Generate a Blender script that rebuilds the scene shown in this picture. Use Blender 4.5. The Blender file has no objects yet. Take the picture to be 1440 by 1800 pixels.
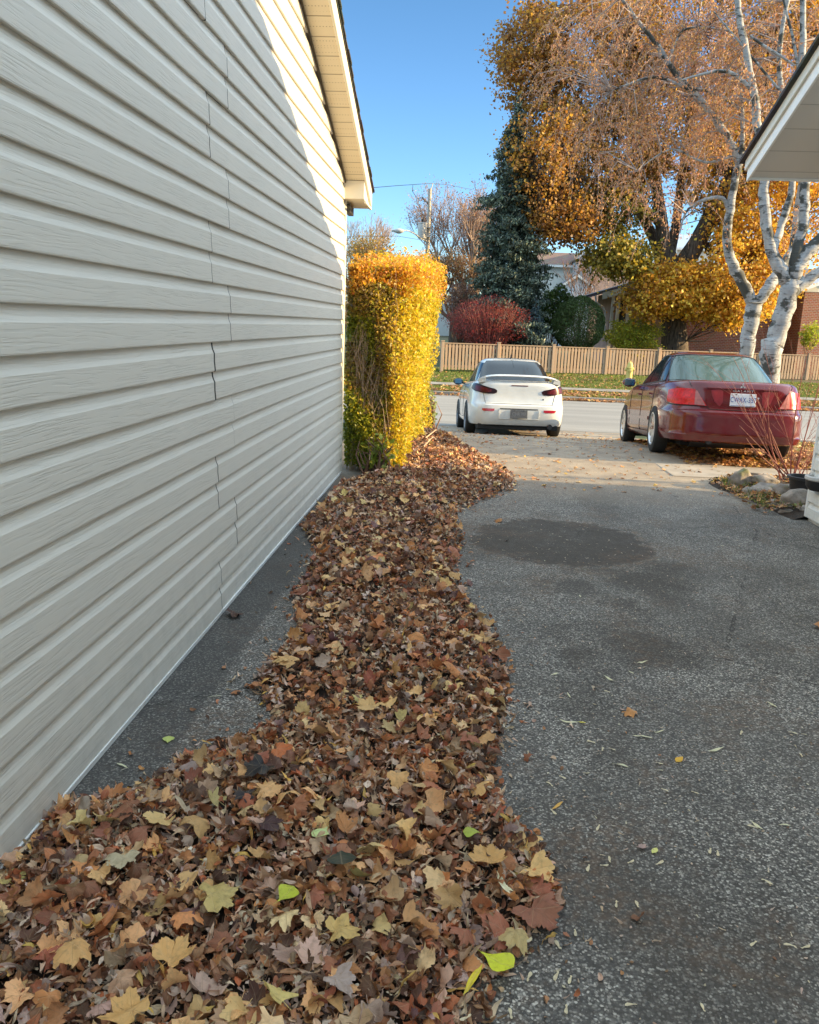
import bpy, bmesh, math, random
import numpy as np
from mathutils import Matrix, Vector
R = math.radians
C = bpy.context.scene.collection
sc = bpy.context.scene
rnd = random.Random(7)
rng = np.random.default_rng(11)

# ---------------------------------------------------------------- camera
CH = 1.6
def _n(v): return v / np.linalg.norm(v)
def cray(x, y): return _n(np.array([x - 720.0, 900.0 - y, 1440.0]))
_vy = cray(820, 572)
_b = cray(820 - 1000, 572 - 38)
_up = _n(np.cross(_b, _vy)); _up = _up if _up[1] > 0 else -_up
_ex = -_n(np.cross(_vy, _up))
RW = np.array([_ex, _vy, _up])
cam = bpy.data.cameras.new("camera"); camo = bpy.data.objects.new("camera", cam); C.objects.link(camo)
cam.sensor_fit = 'HORIZONTAL'; cam.sensor_width = 36; cam.lens = 36.0
cam.clip_start = 0.05; cam.clip_end = 3000
m = Matrix.Identity(4)
for i in range(3):
    m[i][0] = RW[i][0]; m[i][1] = RW[i][1]; m[i][2] = -RW[i][2]
m[2][3] = CH
camo.matrix_world = m
sc.camera = camo

# ---------------------------------------------------------------- light
SUN_EL = 16.6
SUN_AZ = 2.3      # degrees behind the pure +X direction
w = bpy.data.worlds.new("World"); sc.world = w; w.use_nodes = True
nt = w.node_tree
bg = nt.nodes['Background']
sky = nt.nodes.new('ShaderNodeTexSky'); sky.sky_type = 'NISHITA'; sky.sun_disc = False
sky.sun_elevation = R(SUN_EL); sky.sun_rotation = R(90 + SUN_AZ)
sky.air_density = 1.0; sky.dust_density = 0.15; sky.ozone_density = 3.0; sky.altitude = 100
# low sky dimmed; overhead, out of view, made-up warm brightness added to lift shade
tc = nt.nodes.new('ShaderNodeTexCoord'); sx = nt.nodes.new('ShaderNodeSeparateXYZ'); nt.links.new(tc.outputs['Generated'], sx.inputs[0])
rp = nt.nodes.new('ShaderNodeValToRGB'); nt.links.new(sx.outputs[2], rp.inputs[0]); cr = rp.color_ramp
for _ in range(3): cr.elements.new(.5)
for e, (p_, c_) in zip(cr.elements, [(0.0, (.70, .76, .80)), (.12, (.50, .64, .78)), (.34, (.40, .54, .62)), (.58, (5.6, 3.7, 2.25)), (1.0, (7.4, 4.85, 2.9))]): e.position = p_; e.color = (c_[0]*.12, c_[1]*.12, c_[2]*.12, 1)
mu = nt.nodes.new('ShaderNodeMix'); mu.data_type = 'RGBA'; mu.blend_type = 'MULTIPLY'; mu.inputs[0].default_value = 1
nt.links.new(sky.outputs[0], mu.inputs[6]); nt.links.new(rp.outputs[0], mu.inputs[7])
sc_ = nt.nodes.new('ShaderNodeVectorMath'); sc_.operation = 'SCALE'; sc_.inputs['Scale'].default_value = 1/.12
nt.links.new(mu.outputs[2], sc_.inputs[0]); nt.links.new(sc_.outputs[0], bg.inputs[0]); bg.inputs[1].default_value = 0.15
sl = bpy.data.lights.new("sun", 'SUN'); so = bpy.data.objects.new("sun", sl); C.objects.link(so)
sl.energy = 4.6; sl.angle = R(0.5); sl.color = (1.0, 0.74, 0.38)
sd = Vector((math.cos(R(SUN_AZ)) * math.cos(R(SUN_EL)), -math.sin(R(SUN_AZ)) * math.cos(R(SUN_EL)), math.sin(R(SUN_EL))))
so.rotation_euler = sd.to_track_quat('Z', 'Y').to_euler(); so.location = (30, -5, 12)
vs = sc.view_settings; vs.view_transform = 'Standard'; vs.look = 'None'; vs.gamma = 1.0; vs.exposure = 1.4
vs.use_curve_mapping = False

# ---------------------------------------------------------------- where things stand
TY = [-60, 9.3, 11.4, 12.6, 13.9, 15.8, 18.4, 19.5, 24, 29]
TZ = [0, 0, .0, -.09, -.20, -.415, -.63, -.69, -.69, -.80]
def zt(y): return float(np.interp(y, TY, TZ))
FY = [29, 29.2, 31, 32.6, 38, 60, 120, 900]
FZ = [-.66, -.66, -.62, -.58, -.36, .1, .6, 2]
def zg(y): return zt(y) if y < 29 else float(np.interp(y, FY, FZ))
def P(x, y, Y):
    d = RW @ cray(x, y); t = Y / d[1]; return Vector((t * d[0], Y, CH + t * d[2]))
def G(x, y, dz=0):
    d = RW @ cray(x, y); t = 0.5
    while t < 200:
        q = t * d
        if CH + q[2] <= zg(q[1]) + dz: break
        t += 0.01 + t * 0.0008
    return Vector((q[0], q[1], zg(q[1]) + dz))

# ---------------------------------------------------------------- object helpers
def tag(o, label=None, cat=None, group=None, kind=None):
    if label: o['label'] = label
    if cat: o['category'] = cat
    if group: o['group'] = group
    if kind: o['kind'] = kind
    return o
def empty(name, loc, label, cat, group=None, rz=0):
    o = bpy.data.objects.new(name, None); C.objects.link(o); o.location = loc; o.rotation_euler.z = rz
    o.empty_display_size = .2
    return tag(o, label, cat, group)
def link(name, me, mat, parent=None, smooth=False, sharp=None):
    o = bpy.data.objects.new(name, me); C.objects.link(o)
    for mm in (mat if isinstance(mat, (list, tuple)) else [mat]): me.materials.append(mm)
    if parent is not None: o.parent = parent
    if smooth:
        me.polygons.foreach_set('use_smooth', [True] * len(me.polygons))
        if sharp: me.set_sharp_from_angle(angle=R(sharp))
    return o
def npmesh(name, V, F, col=None, uv=None):
    """V (n,3), F (m,k) same-size faces; col (n,3) per vertex; uv (n,2) per vertex"""
    V = np.asarray(V, np.float32); F = np.asarray(F, np.int32)
    me = bpy.data.meshes.new(name); k = F.shape[1]
    me.vertices.add(len(V)); me.vertices.foreach_set('co', V.ravel())
    me.loops.add(F.size); me.loops.foreach_set('vertex_index', F.ravel())
    me.polygons.add(len(F)); me.polygons.foreach_set('loop_start', np.arange(0, F.size, k, dtype=np.int32))
    me.update(calc_edges=True)
    if col is not None:
        a = me.color_attributes.new('Col', 'FLOAT_COLOR', 'POINT')
        c = np.ones((len(V), 4), np.float32); c[:, :3] = col; a.data.foreach_set('color', c.ravel())
    if uv is not None:
        u = me.uv_layers.new(name='UVMap'); u.data.foreach_set('uv', np.asarray(uv, np.float32)[F.ravel()].ravel())
    return me
class MB:
    def __init__(s): s.v = []; s.f = []
    def add(s, vs, fs):
        b = len(s.v); s.v += [tuple(v) for v in vs]; s.f += [tuple(i + b for i in f) for f in fs]; return s
    def box(s, x0, x1, y0, y1, z0, z1):
        return s.add([(x0,y0,z0),(x1,y0,z0),(x1,y1,z0),(x0,y1,z0),(x0,y0,z1),(x1,y0,z1),(x1,y1,z1),(x0,y1,z1)],
                     [(0,3,2,1),(4,5,6,7),(0,1,5,4),(1,2,6,5),(2,3,7,6),(3,0,4,7)])
    def hexa(s, p):  # 8 points bottom ring then top ring
        return s.add(p, [(0,3,2,1),(4,5,6,7),(0,1,5,4),(1,2,6,5),(2,3,7,6),(3,0,4,7)])
    def prism(s, poly, a, b):  # poly list of Vector offsets at a..b (two lists of same length)
        n = len(poly); A = [Vector(p) + Vector(a) for p in poly]; B = [Vector(p) + Vector(b) for p in poly]
        return s.add(A + B, [tuple(range(n))[::-1], tuple(range(n, 2*n))] + [(i, (i+1) % n, (i+1) % n + n, i + n) for i in range(n)])
    def tube(s, pts, rad, n=8, cap=True):
        pts = [Vector(p) for p in pts]; m_ = len(pts)
        rad = rad if isinstance(rad, (list, tuple)) else [rad] * m_
        V = []; a = None
        for i, p in enumerate(pts):
            t = (pts[min(i+1, m_-1)] - pts[max(i-1, 0)]).normalized()
            if a is None: a = t.orthogonal().normalized()
            a = (a - t * a.dot(t)).normalized(); b = t.cross(a)
            for k in range(n):
                th = 2*math.pi*k/n; V.append(p + (a*math.cos(th) + b*math.sin(th)) * rad[i])
        F = [(i*n+k, i*n+(k+1) % n, (i+1)*n+(k+1) % n, (i+1)*n+k) for i in range(m_-1) for k in range(n)]
        if cap: F += [tuple(range(n))[::-1], tuple((m_-1)*n + k for k in range(n))]
        return s.add(V, F)
    def lathe(s, prof, c=(0,0,0), n=24, axis='z'):
        V = []
        for r_, h_ in prof:
            for k in range(n):
                th = 2*math.pi*k/n; x_, y_ = r_*math.cos(th), r_*math.sin(th)
                V.append({'z': (c[0]+x_, c[1]+y_, c[2]+h_), 'x': (c[0]+h_, c[1]+x_, c[2]+y_), 'y': (c[0]+x_, c[1]+h_, c[2]+y_)}[axis])
        m_ = len(prof)
        F = [(i*n+k, i*n+(k+1) % n, (i+1)*n+(k+1) % n, (i+1)*n+k) for i in range(m_-1) for k in range(n)]
        return s.add(V, F)
    def mesh(s, name):
        me = bpy.data.meshes.new(name); me.from_pydata(s.v, [], s.f); me.update()
        bm = bmesh.new(); bm.from_mesh(me); bmesh.ops.recalc_face_normals(bm, faces=bm.faces); bm.to_mesh(me); bm.free()
        return me
    def build(s, name, mat, parent=None, smooth=False, sharp=35, bevel=0):
        o = link(name, s.mesh(name), mat, parent, smooth, sharp)
        if bevel:
            b = o.modifiers.new('bevel', 'BEVEL'); b.width = bevel; b.segments = 2; b.limit_method = 'ANGLE'
        return o
def text_mesh(txt, size, depth=0.002, bold=0.0, spacing=1.0):
    cu = bpy.data.curves.new('txt', 'FONT'); cu.body = txt; cu.size = size; cu.extrude = depth; cu.offset = bold
    cu.space_character = spacing; cu.align_x = 'CENTER'; cu.align_y = 'CENTER'
    o = bpy.data.objects.new('txt', cu); C.objects.link(o)
    dg = bpy.context.evaluated_depsgraph_get(); me = bpy.data.meshes.new_from_object(o.evaluated_get(dg))
    bpy.data.objects.remove(o); return me

# ---------------------------------------------------------------- materials
class N:
    def __init__(s, name):
        s.m = bpy.data.materials.new(name); s.m.use_nodes = True; s.t = s.m.node_tree
        s.b = s.t.nodes['Principled BSDF']; s._pos = None
    def node(s, ty, **k):
        n = s.t.nodes.new(ty)
        for a, b in k.items(): setattr(n, a, b)
        return n
    def set(s, inp, v):
        if hasattr(v, 'is_output') or isinstance(v, bpy.types.NodeSocket): s.t.links.new(v, inp)
        else:
            if isinstance(v, (tuple, list)) and len(v) == 3 and inp.type == 'RGBA': v = (*v, 1)
            inp.default_value = v
    @property
    def pos(s):
        if s._pos is None: s._pos = s.node('ShaderNodeNewGeometry').outputs['Position']
        return s._pos
    def obj(s): return s.node('ShaderNodeTexCoord').outputs['Object']
    def uv(s): return s.node('ShaderNodeTexCoord').outputs['UV']
    def map(s, v, scale=(1,1,1), loc=(0,0,0), rot=(0,0,0)):
        n = s.node('ShaderNodeMapping'); s.set(n.inputs[0], v); n.inputs['Scale'].default_value = scale
        n.inputs['Location'].default_value = loc; n.inputs['Rotation'].default_value = rot; return n.outputs[0]
    def noise(s, v, scale, detail=3, rough=.55, dist=0, out=0):
        n = s.node('ShaderNodeTexNoise'); s.set(n.inputs['Vector'], v)
        n.inputs['Scale'].default_value = scale; n.inputs['Detail'].default_value = detail
        n.inputs['Roughness'].default_value = rough; n.inputs['Distortion'].default_value = dist; return n.outputs[out]
    def vor(s, v, scale, feat='F1', out='Distance', rand=1):
        n = s.node('ShaderNodeTexVoronoi', feature=feat); s.set(n.inputs['Vector'], v)
        n.inputs['Scale'].default_value = scale; n.inputs['Randomness'].default_value = rand; return n.outputs[out]
    def math(s, op, a, b=0, c=None, clamp=False):
        n = s.node('ShaderNodeMath', operation=op, use_clamp=clamp); s.set(n.inputs[0], a); s.set(n.inputs[1], b)
        if c is not None: s.set(n.inputs[2], c)
        return n.outputs[0]
    def rng(s, v, a, b, c=0, d=1, smooth=False):
        n = s.node('ShaderNodeMapRange'); n.clamp = True
        if smooth: n.interpolation_type = 'SMOOTHSTEP'
        s.set(n.inputs[0], v)
        for i, q in enumerate((a, b, c, d)): n.inputs[1+i].default_value = q
        return n.outputs[0]
    def mix(s, f, a, b, mode='MIX'):
        n = s.node('ShaderNodeMix', data_type='RGBA', blend_type=mode); s.set(n.inputs[0], f); s.set(n.inputs[6], a); s.set(n.inputs[7], b); return n.outputs[2]
    def ramp(s, v, stops, interp='LINEAR'):
        n = s.node('ShaderNodeValToRGB'); s.set(n.inputs[0], v); cr = n.color_ramp; cr.interpolation = interp
        while len(cr.elements) < len(stops): cr.elements.new(.5)
        for e, (p_, c_) in zip(cr.elements, stops): e.position = p_; e.color = (*c_, 1)
        return n.outputs[0]
    def sep(s, v):
        n = s.node('ShaderNodeSeparateXYZ'); s.set(n.inputs[0], v); return n.outputs
    def bump(s, h, dist=.01, st=1, prev=None):
        n = s.node('ShaderNodeBump'); s.set(n.inputs['Height'], h); n.inputs['Distance'].default_value = dist
        n.inputs['Strength'].default_value = st
        if prev is not None: s.t.links.new(prev, n.inputs['Normal'])
        s.t.links.new(n.outputs[0], s.b.inputs['Normal']); return n.outputs[0]
    def attr(s, name='Col'):
        n = s.node('ShaderNodeAttribute'); n.attribute_name = name; return n.outputs['Color']
    def done(s, base=None, rough=None, **k):
        if base is not None: s.set(s.b.inputs['Base Color'], base)
        if rough is not None: s.set(s.b.inputs['Roughness'], rough)
        for a, v in k.items(): s.set(s.b.inputs[a.replace('_', ' ')], v)
        return s.m
    def translucent(s, colr, f):
        out = s.t.nodes['Material Output']; tr = s.node('ShaderNodeBsdfTranslucent'); s.set(tr.inputs[0], colr)
        mx = s.node('ShaderNodeMixShader'); mx.inputs[0].default_value = f
        s.t.links.new(s.b.outputs[0], mx.inputs[1]); s.t.links.new(tr.outputs[0], mx.inputs[2]); s.t.links.new(mx.outputs[0], out.inputs[0])
def plain(name, c, rough=.6, var=.12, scale=8, bump=0, **k):
    n = N(name); f = n.noise(n.pos, scale, 4)
    col = n.mix(n.rng(f, .3, .7), tuple(q*(1-var) for q in c), tuple(min(1, q*(1+var)) for q in c))
    if bump: n.bump(n.noise(n.pos, scale*12, 3), bump, .6)
    return n.done(col, rough, **k)

M = {}
def mat_siding(name, c, mx):
    n = N(name); s_ = n.sep(n.pos)
    warp = n.noise(n.map(n.pos, (1.2, 1.2, 6)), 1.0, 2)
    zz = n.math('ADD', s_[2], n.math('MULTIPLY', n.math('SUBTRACT', warp, .5), .06))
    cx = n.node('ShaderNodeCombineXYZ'); n.set(cx.inputs[0], n.math('MULTIPLY', s_[0], 3)); n.set(cx.inputs[1], n.math('MULTIPLY', s_[1], 5.0)); n.set(cx.inputs[2], n.math('MULTIPLY', zz, 130))
    g = n.noise(cx.outputs[0], 1.0, 3, .5)
    gr = n.rng(g, .50, .58)
    fade = n.rng(n.noise(n.pos, 3.5, 2), .35, .6, .35, 1)
    gr = n.math('MULTIPLY', gr, fade)
    dirt = n.rng(n.noise(n.map(n.pos, (1, .6, 2.5)), 1.6, 4), .35, .75, 0, .10)
    base = n.mix(dirt, c, tuple(q*.72 for q in c))
    base = n.mix(n.math('MULTIPLY', gr, .10), base, tuple(q*.55 for q in c))
    # faint grime low on the wall
    gl = n.math('MULTIPLY', n.rng(s_[2], 0.0, .5, 1, 0), n.rng(n.noise(n.pos, 14, 4), .4, .7, 0, .35))
    base = n.mix(gl, base, tuple(q*.6 for q in c))
    n.bump(n.math('MULTIPLY', gr, -1), .0013, .5)
    return n.done(base, .48)
M['siding'] = mat_siding('cream_vinyl_siding', (.655, .61, .53), 0)
M['siding2'] = mat_siding('white_siding', (.74, .74, .70), 0)
M['trim'] = plain('cream_aluminium_trim', (.66, .63, .54), .4, .04, 3)
M['white_trim'] = plain('white_painted_trim', (.76, .76, .74), .45, .05, 3)
M['dark'] = plain('black_recess', (.012, .011, .01), .8)
M['gutterblack'] = plain('black_gutter_metal', (.03, .03, .03), .4)
def mat_soffit(name, c, ax, sp):
    n = N(name); s_ = n.sep(n.pos)
    fr = n.math('FRACT', n.math('DIVIDE', s_[ax], sp)); line = n.rng(n.math('ABSOLUTE', n.math('SUBTRACT', fr, .5)), .465, .495)
    v = n.vor(n.map(n.pos, (42, 42, 42)), 1.0, rand=0)
    holes = n.math('MULTIPLY', n.rng(v, .18, .26, 1, 0), n.rng(n.math('ABSOLUTE', n.math('SUBTRACT', fr, .5)), .30, .34, 1, 0))
    col = n.mix(n.math('MAXIMUM', line, n.math('MULTIPLY', holes, .8)), c, tuple(q*.35 for q in c))
    n.bump(n.math('MULTIPLY', line, -1), .004, .8)
    return n.done(col, .5)
M['soffit'] = mat_soffit('vented_soffit', (.62, .56, .44), 1, .2)
def _s2():
    n = N('plain_soffit'); s_ = n.sep(n.pos); fr = n.math('FRACT', n.math('DIVIDE', s_[1], .3))
    line = n.rng(n.math('ABSOLUTE', n.math('SUBTRACT', fr, .5)), .475, .495)
    n.bump(n.math('MULTIPLY', line, -1), .004, .6)
    return n.done(n.mix(line, (.60, .585, .55), (.36, .35, .33)), .5)
M['soffit2'] = _s2()
def mat_shingle(name, c):
    n = N(name); a = n.vor(n.map(n.pos, (3.3, 7, 7)), 1.0, out='Color'); b = n.noise(n.pos, 160, 2)
    col = n.mix(n.rng(b, .3, .7), tuple(q*.5 for q in c), tuple(q*1.6 for q in c))
    col = n.mix(.25, col, a, 'OVERLAY'); n.bump(b, .004, .8); return n.done(col, .95)
M['shingle'] = mat_shingle('dark_asphalt_shingle', (.045, .042, .042))
M['shingle_brown'] = mat_shingle('brown_shingle', (.16, .10, .075))
M['shingle_grey'] = mat_shingle('grey_shingle', (.13, .13, .14))
def _brick():
    n = N('red_brick'); t = n.node('ShaderNodeTexBrick'); s_ = n.sep(n.pos)
    cx = n.node('ShaderNodeCombineXYZ'); n.set(cx.inputs[0], n.math('ADD', s_[0], s_[1])); n.set(cx.inputs[1], s_[2])
    n.set(t.inputs['Vector'], cx.outputs[0]); t.inputs['Color1'].default_value = (.34, .10, .045, 1); t.inputs['Color2'].default_value = (.24, .065, .035, 1)
    t.inputs['Mortar'].default_value = (.33, .27, .22, 1); t.inputs['Scale'].default_value = 1; t.inputs['Brick Width'].default_value = .24
    t.inputs['Row Height'].default_value = .085; t.inputs['Mortar Size'].default_value = .012
    return n.done(n.mix(.3, t.outputs[0], n.noise(n.pos, 6, 3, out=1), 'SOFT_LIGHT'), .9)
M['brick'] = _brick()
M['stucco'] = plain('pale_siding_far', (.62, .62, .58), .8, .06, .6)
M['pinkbrick'] = plain('pink_brick_far', (.38, .25, .20), .9, .15, 2)
M['glassdark'] = plain('dark_window_glass', (.03, .035, .04), .08, .1, 1)

# asphalt -------------------------------------------------------------
def mat_asphalt():
    n = N('old_asphalt'); p = n.pos; s_ = n.sep(p)
    big = n.noise(p, .9, 5, .6); mid = n.noise(p, 5, 4, .6)
    pw = n.map(p, (1, 1, 1))
    c1 = n.vor(pw, 145, out='Color'); vdist = n.vor(pw, 145); v2d = n.vor(pw, 78); c2 = n.vor(pw, 78, out='Color')
    sh = n.math('ADD', n.math('MULTIPLY', n.math('SUBTRACT', big, .5), .55), n.math('MULTIPLY', n.math('SUBTRACT', mid, .5), .35))
    v = n.math('ADD', n.sep(c1)[0], sh)
    body = n.ramp(v, [(0, (.062, .057, .051)), (.30, (.098, .090, .081)), (.58, (.160, .148, .131)), (.78, (.27, .25, .222)), (.92, (.44, .41, .36)), (1, (.62, .58, .51))])
    st2 = n.ramp(n.sep(c2)[1], [(0, (.10, .093, .083)), (.6, (.19, .176, .155)), (1, (.42, .39, .34))])
    big_stone = n.math('MULTIPLY', n.rng(n.math('ADD', n.sep(c2)[0], n.math('MULTIPLY', sh, .5)), .80, .84), n.rng(v2d, .36, .50, 1, 0))
    col = n.mix(n.math('MULTIPLY', n.rng(vdist, .48, .72), .6), body, (.036, .033, .030))
    col = n.mix(n.math('MULTIPLY', big_stone, .6), col, st2)
    # speckle calms down away from the loose, worn places
    calm = n.rng(n.noise(n.map(p, (1, 1, 1), loc=(7, 2, 0)), 1.1, 4), .42, .62, 0, .28)
    col = n.mix(calm, col, (.12, .11, .098))
    # circular old repair, darker binder
    dx = n.math('SUBTRACT', s_[0], .80); dy = n.math('SUBTRACT', s_[1], 6.22)
    rr = n.math('SQRT', n.math('ADD', n.math('MULTIPLY', dx, dx), n.math('MULTIPLY', dy, dy)))
    rr = n.math('ADD', rr, n.math('MULTIPLY', n.math('SUBTRACT', n.noise(p, 3.2, 6, .7), .5), .62))
    patch = n.math('MULTIPLY', n.rng(rr, .66, .71, 1, 0), n.rng(n.noise(p, 9, 4), .3, .55, .72, 1))
    dx2 = n.math('SUBTRACT', s_[0], 1.0); dy2 = n.math('MULTIPLY', n.math('SUBTRACT', s_[1], 4.2), .8)
    r2 = n.math('ADD', n.math('SQRT', n.math('ADD', n.math('MULTIPLY', dx2, dx2), n.math('MULTIPLY', dy2, dy2))), n.math('MULTIPLY', n.noise(p, 3, 4), .5))
    stain = n.math('MAXIMUM', n.rng(r2, .35, .62, .55, 0), n.rng(n.noise(n.map(p, (1, .55, 1), loc=(3, 1, 0)), 1.3, 5, .62), .47, .62, 0, .75))
    for qx, qy, qr in ((1.25, 5.25, .30), (.75, 5.05, .22), (1.0, 4.75, .16), (1.05, 4.05, .26), (.62, 3.9, .12), (1.5, 5.6, .2)):
        ax = n.math('SUBTRACT', s_[0], qx); ay = n.math('SUBTRACT', s_[1], qy); r3 = n.math('SQRT', n.math('ADD', n.math('MULTIPLY', ax, ax), n.math('MULTIPLY', ay, ay)))
        r3 = n.math('ADD', r3, n.math('MULTIPLY', n.math('SUBTRACT', n.noise(p, 5, 5, .7), .5), .42)); patch = n.math('MAXIMUM', patch, n.rng(r3, qr*.5, qr*1.15, .6, 0))
    col = n.mix(n.math('MULTIPLY', patch, .86), col, (.042, .033, .025))
    col = n.mix(n.math('MULTIPLY', stain, .62), col, (.050, .040, .030))
    rim = n.math('MULTIPLY', n.math('MULTIPLY', n.rng(rr, .60, .70), n.rng(rr, .72, .86, 1, 0)), n.rng(n.noise(p, 14, 4, .7), .5, .62))
    dirt = n.math('MULTIPLY', n.rng(n.noise(n.map(p, (1, .8, 1), loc=(1.3, 5, 0)), 1.9, 6, .7), .51, .63), n.rng(n.noise(p, 30, 3), .4, .6))
    col = n.mix(n.math('MAXIMUM', n.math('MULTIPLY', rim, .6), n.math('MULTIPLY', dirt, .5)), col, (.16, .095, .055))
    moss = n.math('MULTIPLY', n.rng(n.noise(p, 2.6, 4, .65), .64, .72), n.rng(mid, .5, .6))
    col = n.mix(n.math('MULTIPLY', moss, .55), col, (.075, .085, .02))
    # wetter dark strip that runs along the garage wall
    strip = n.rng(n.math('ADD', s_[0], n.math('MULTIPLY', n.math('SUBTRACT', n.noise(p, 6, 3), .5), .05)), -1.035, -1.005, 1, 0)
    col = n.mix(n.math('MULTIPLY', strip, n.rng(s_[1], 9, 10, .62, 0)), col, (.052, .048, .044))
    # sunlit peach band painted into the asphalt colour towards the street
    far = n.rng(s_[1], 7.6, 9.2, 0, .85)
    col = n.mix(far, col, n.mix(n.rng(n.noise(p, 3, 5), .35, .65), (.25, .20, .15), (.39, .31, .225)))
    # crack lines
    ce = n.vor(n.math('ADD', 0, 0) if False else n.map(n.pos, (1, .7, 1), rot=(0, 0, .5)), .55, 'DISTANCE_TO_EDGE')
    ce2 = n.math('ADD', ce, n.math('MULTIPLY', n.math('SUBTRACT', n.noise(p, 9, 4), .5), .05))
    crack = n.math('MULTIPLY', n.rng(n.math('ABSOLUTE', ce2), .0, .0032, 1, 0), n.rng(n.noise(p, .8, 2), .47, .55))
    col = n.mix(n.math('MULTIPLY', crack, .85), col, (.015, .013, .010))
    h = n.math('ADD', n.math('MULTIPLY', n.math('SUBTRACT', 1, vdist), .6), n.math('SUBTRACT', n.math('MULTIPLY', n.math('SUBTRACT', 1, v2d), .7), crack))
    n.bump(h, .0035, .8)
    return n.done(col, .85)
M['asphalt'] = mat_asphalt()
def _road():
    n = N('pale_worn_road'); p = n.pos
    col = n.mix(n.rng(n.noise(n.map(p, (.15, 1, 1)), 1.3, 4), .35, .65), (.22, .205, .185), (.30, .28, .25))
    sp = n.noise(p, 60, 2); col = n.mix(n.math('MULTIPLY', n.rng(sp, .45, .6), .35), col, (.12, .12, .12))
    n.bump(sp, .004, .5); return n.done(col, .9)
M['road'] = _road()
def _conc():
    n = N('concrete'); p = n.pos
    col = n.mix(n.rng(n.noise(p, 2.2, 5), .35, .65), (.33, .31, .28), (.46, .44, .40))
    col = n.mix(n.math('MULTIPLY', n.rng(n.noise(p, 90, 2), .5, .62), .25), col, (.2, .19, .18))
    n.bump(n.noise(p, 70, 3), .003, .5); return n.done(col, .9)
M['concrete'] = _conc()
def _earth():
    n = N('lawn_soil'); p = n.pos
    col = n.mix(n.rng(n.noise(p, 1.4, 5), .4, .6), (.045, .06, .015), (.075, .085, .025))
    col = n.mix(n.rng(n.noise(p, .35, 4), .5, .66), col, (.12, .075, .04))
    n.bump(n.noise(p, 25, 4), .03, .7); return n.done(col, .95)
M['earth'] = _earth()
M['soil'] = plain('dark_litter_soil', (.035, .022, .014), .95, .4, 20, .01)

# ---------------------------------------------------------------- ground
def sheet(name, xs, ys, zf, mat, kind='structure', smooth=True):
    V = [(x, y, zf(x, y)) for y in ys for x in xs]; nx = len(xs)
    F = [(j*nx+i, j*nx+i+1, (j+1)*nx+i+1, (j+1)*nx+i) for j in range(len(ys)-1) for i in range(nx-1)]
    o = link(name, npmesh(name, V, F), mat, smooth=smooth); tag(o, kind=kind); return o
gy = [-1200, -60] + [9.3 + .35*i for i in range(30)] + [20.5, 24, 28.98, 29.02, 31, 32.6, 38, 44, 52, 60, 120, 300, 900, 2500]
gx = [-1500, -300, -60, -20, -8, -3, -1.2, 0, 3, 6, 10, 20, 60, 300, 1500]
def gz(x, y): return (zt(y) if y < 29 else zg(max(y, 29.2))) - .035
sheet('ground', gx, gy, gz, M['earth'])
dy = [-8, -2, 2, 5, 7.5, 9.3] + [9.3 + .4*i for i in range(1, 24)] + [18.7]
dy = sorted(set(dy))
V = []; F = []
for y in dy:
    xl = -1.6; xr = float(np.interp(y, [-8, 7.4, 8.2, 9.2, 9.7, 10.6, 18.7], [3.3, 3.3, 2.98, 2.85, 3.1, 3.35, 3.6]))
    for i in range(9): x = xl + (xr-xl)*i/8; V.append((x, y, zt(y)))
for j in range(len(dy)-1):
    for i in range(8): F.append((j*9+i, j*9+i+1, j*9+i+10, j*9+i+9))
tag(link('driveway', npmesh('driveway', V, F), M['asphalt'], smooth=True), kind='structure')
M['walk'] = plain('old_pavement', (.24, .215, .18), .9, .3, 2)
sheet('road', [-300, -60, -10, 0, 10, 60, 300], [18.7, 19.5, 21.5, 24, 27, 28.85], lambda x, y: zt(y) + .004, M['road'])
sheet('sidewalk', [-300, -20, 0, 20, 300], [31.3, 32.25], lambda x, y: zg(y) + .006, M['walk'])
M['kerb'] = plain('worn_kerb', (.25, .22, .185), .9, .3, 3)
k = MB(); k.box(-300, 300, 28.85, 29.03, -.9, -.675); tag(k.build('kerb', M['kerb'], bevel=.02), kind='structure')
k = MB(); k.box(4.2, 300, 18.5, 18.68, -.95, -.58); k.box(-300, -2.2, 18.5, 18.68, -.95, -.58); tag(k.build('near_kerb', M['concrete'], bevel=.02), kind='structure')
k = MB(); k.prism([(0,0,0),(0,.95,-.01),(0,.95,-.12),(0,0,-.12)], (2.45, 9.45, .012), (14, 9.45, .012))
tag(k.build('concrete_path', plain('pale_path_concrete', (.33, .285, .235), .9, .2, 4, .003), bevel=.01), kind='structure')
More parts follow.
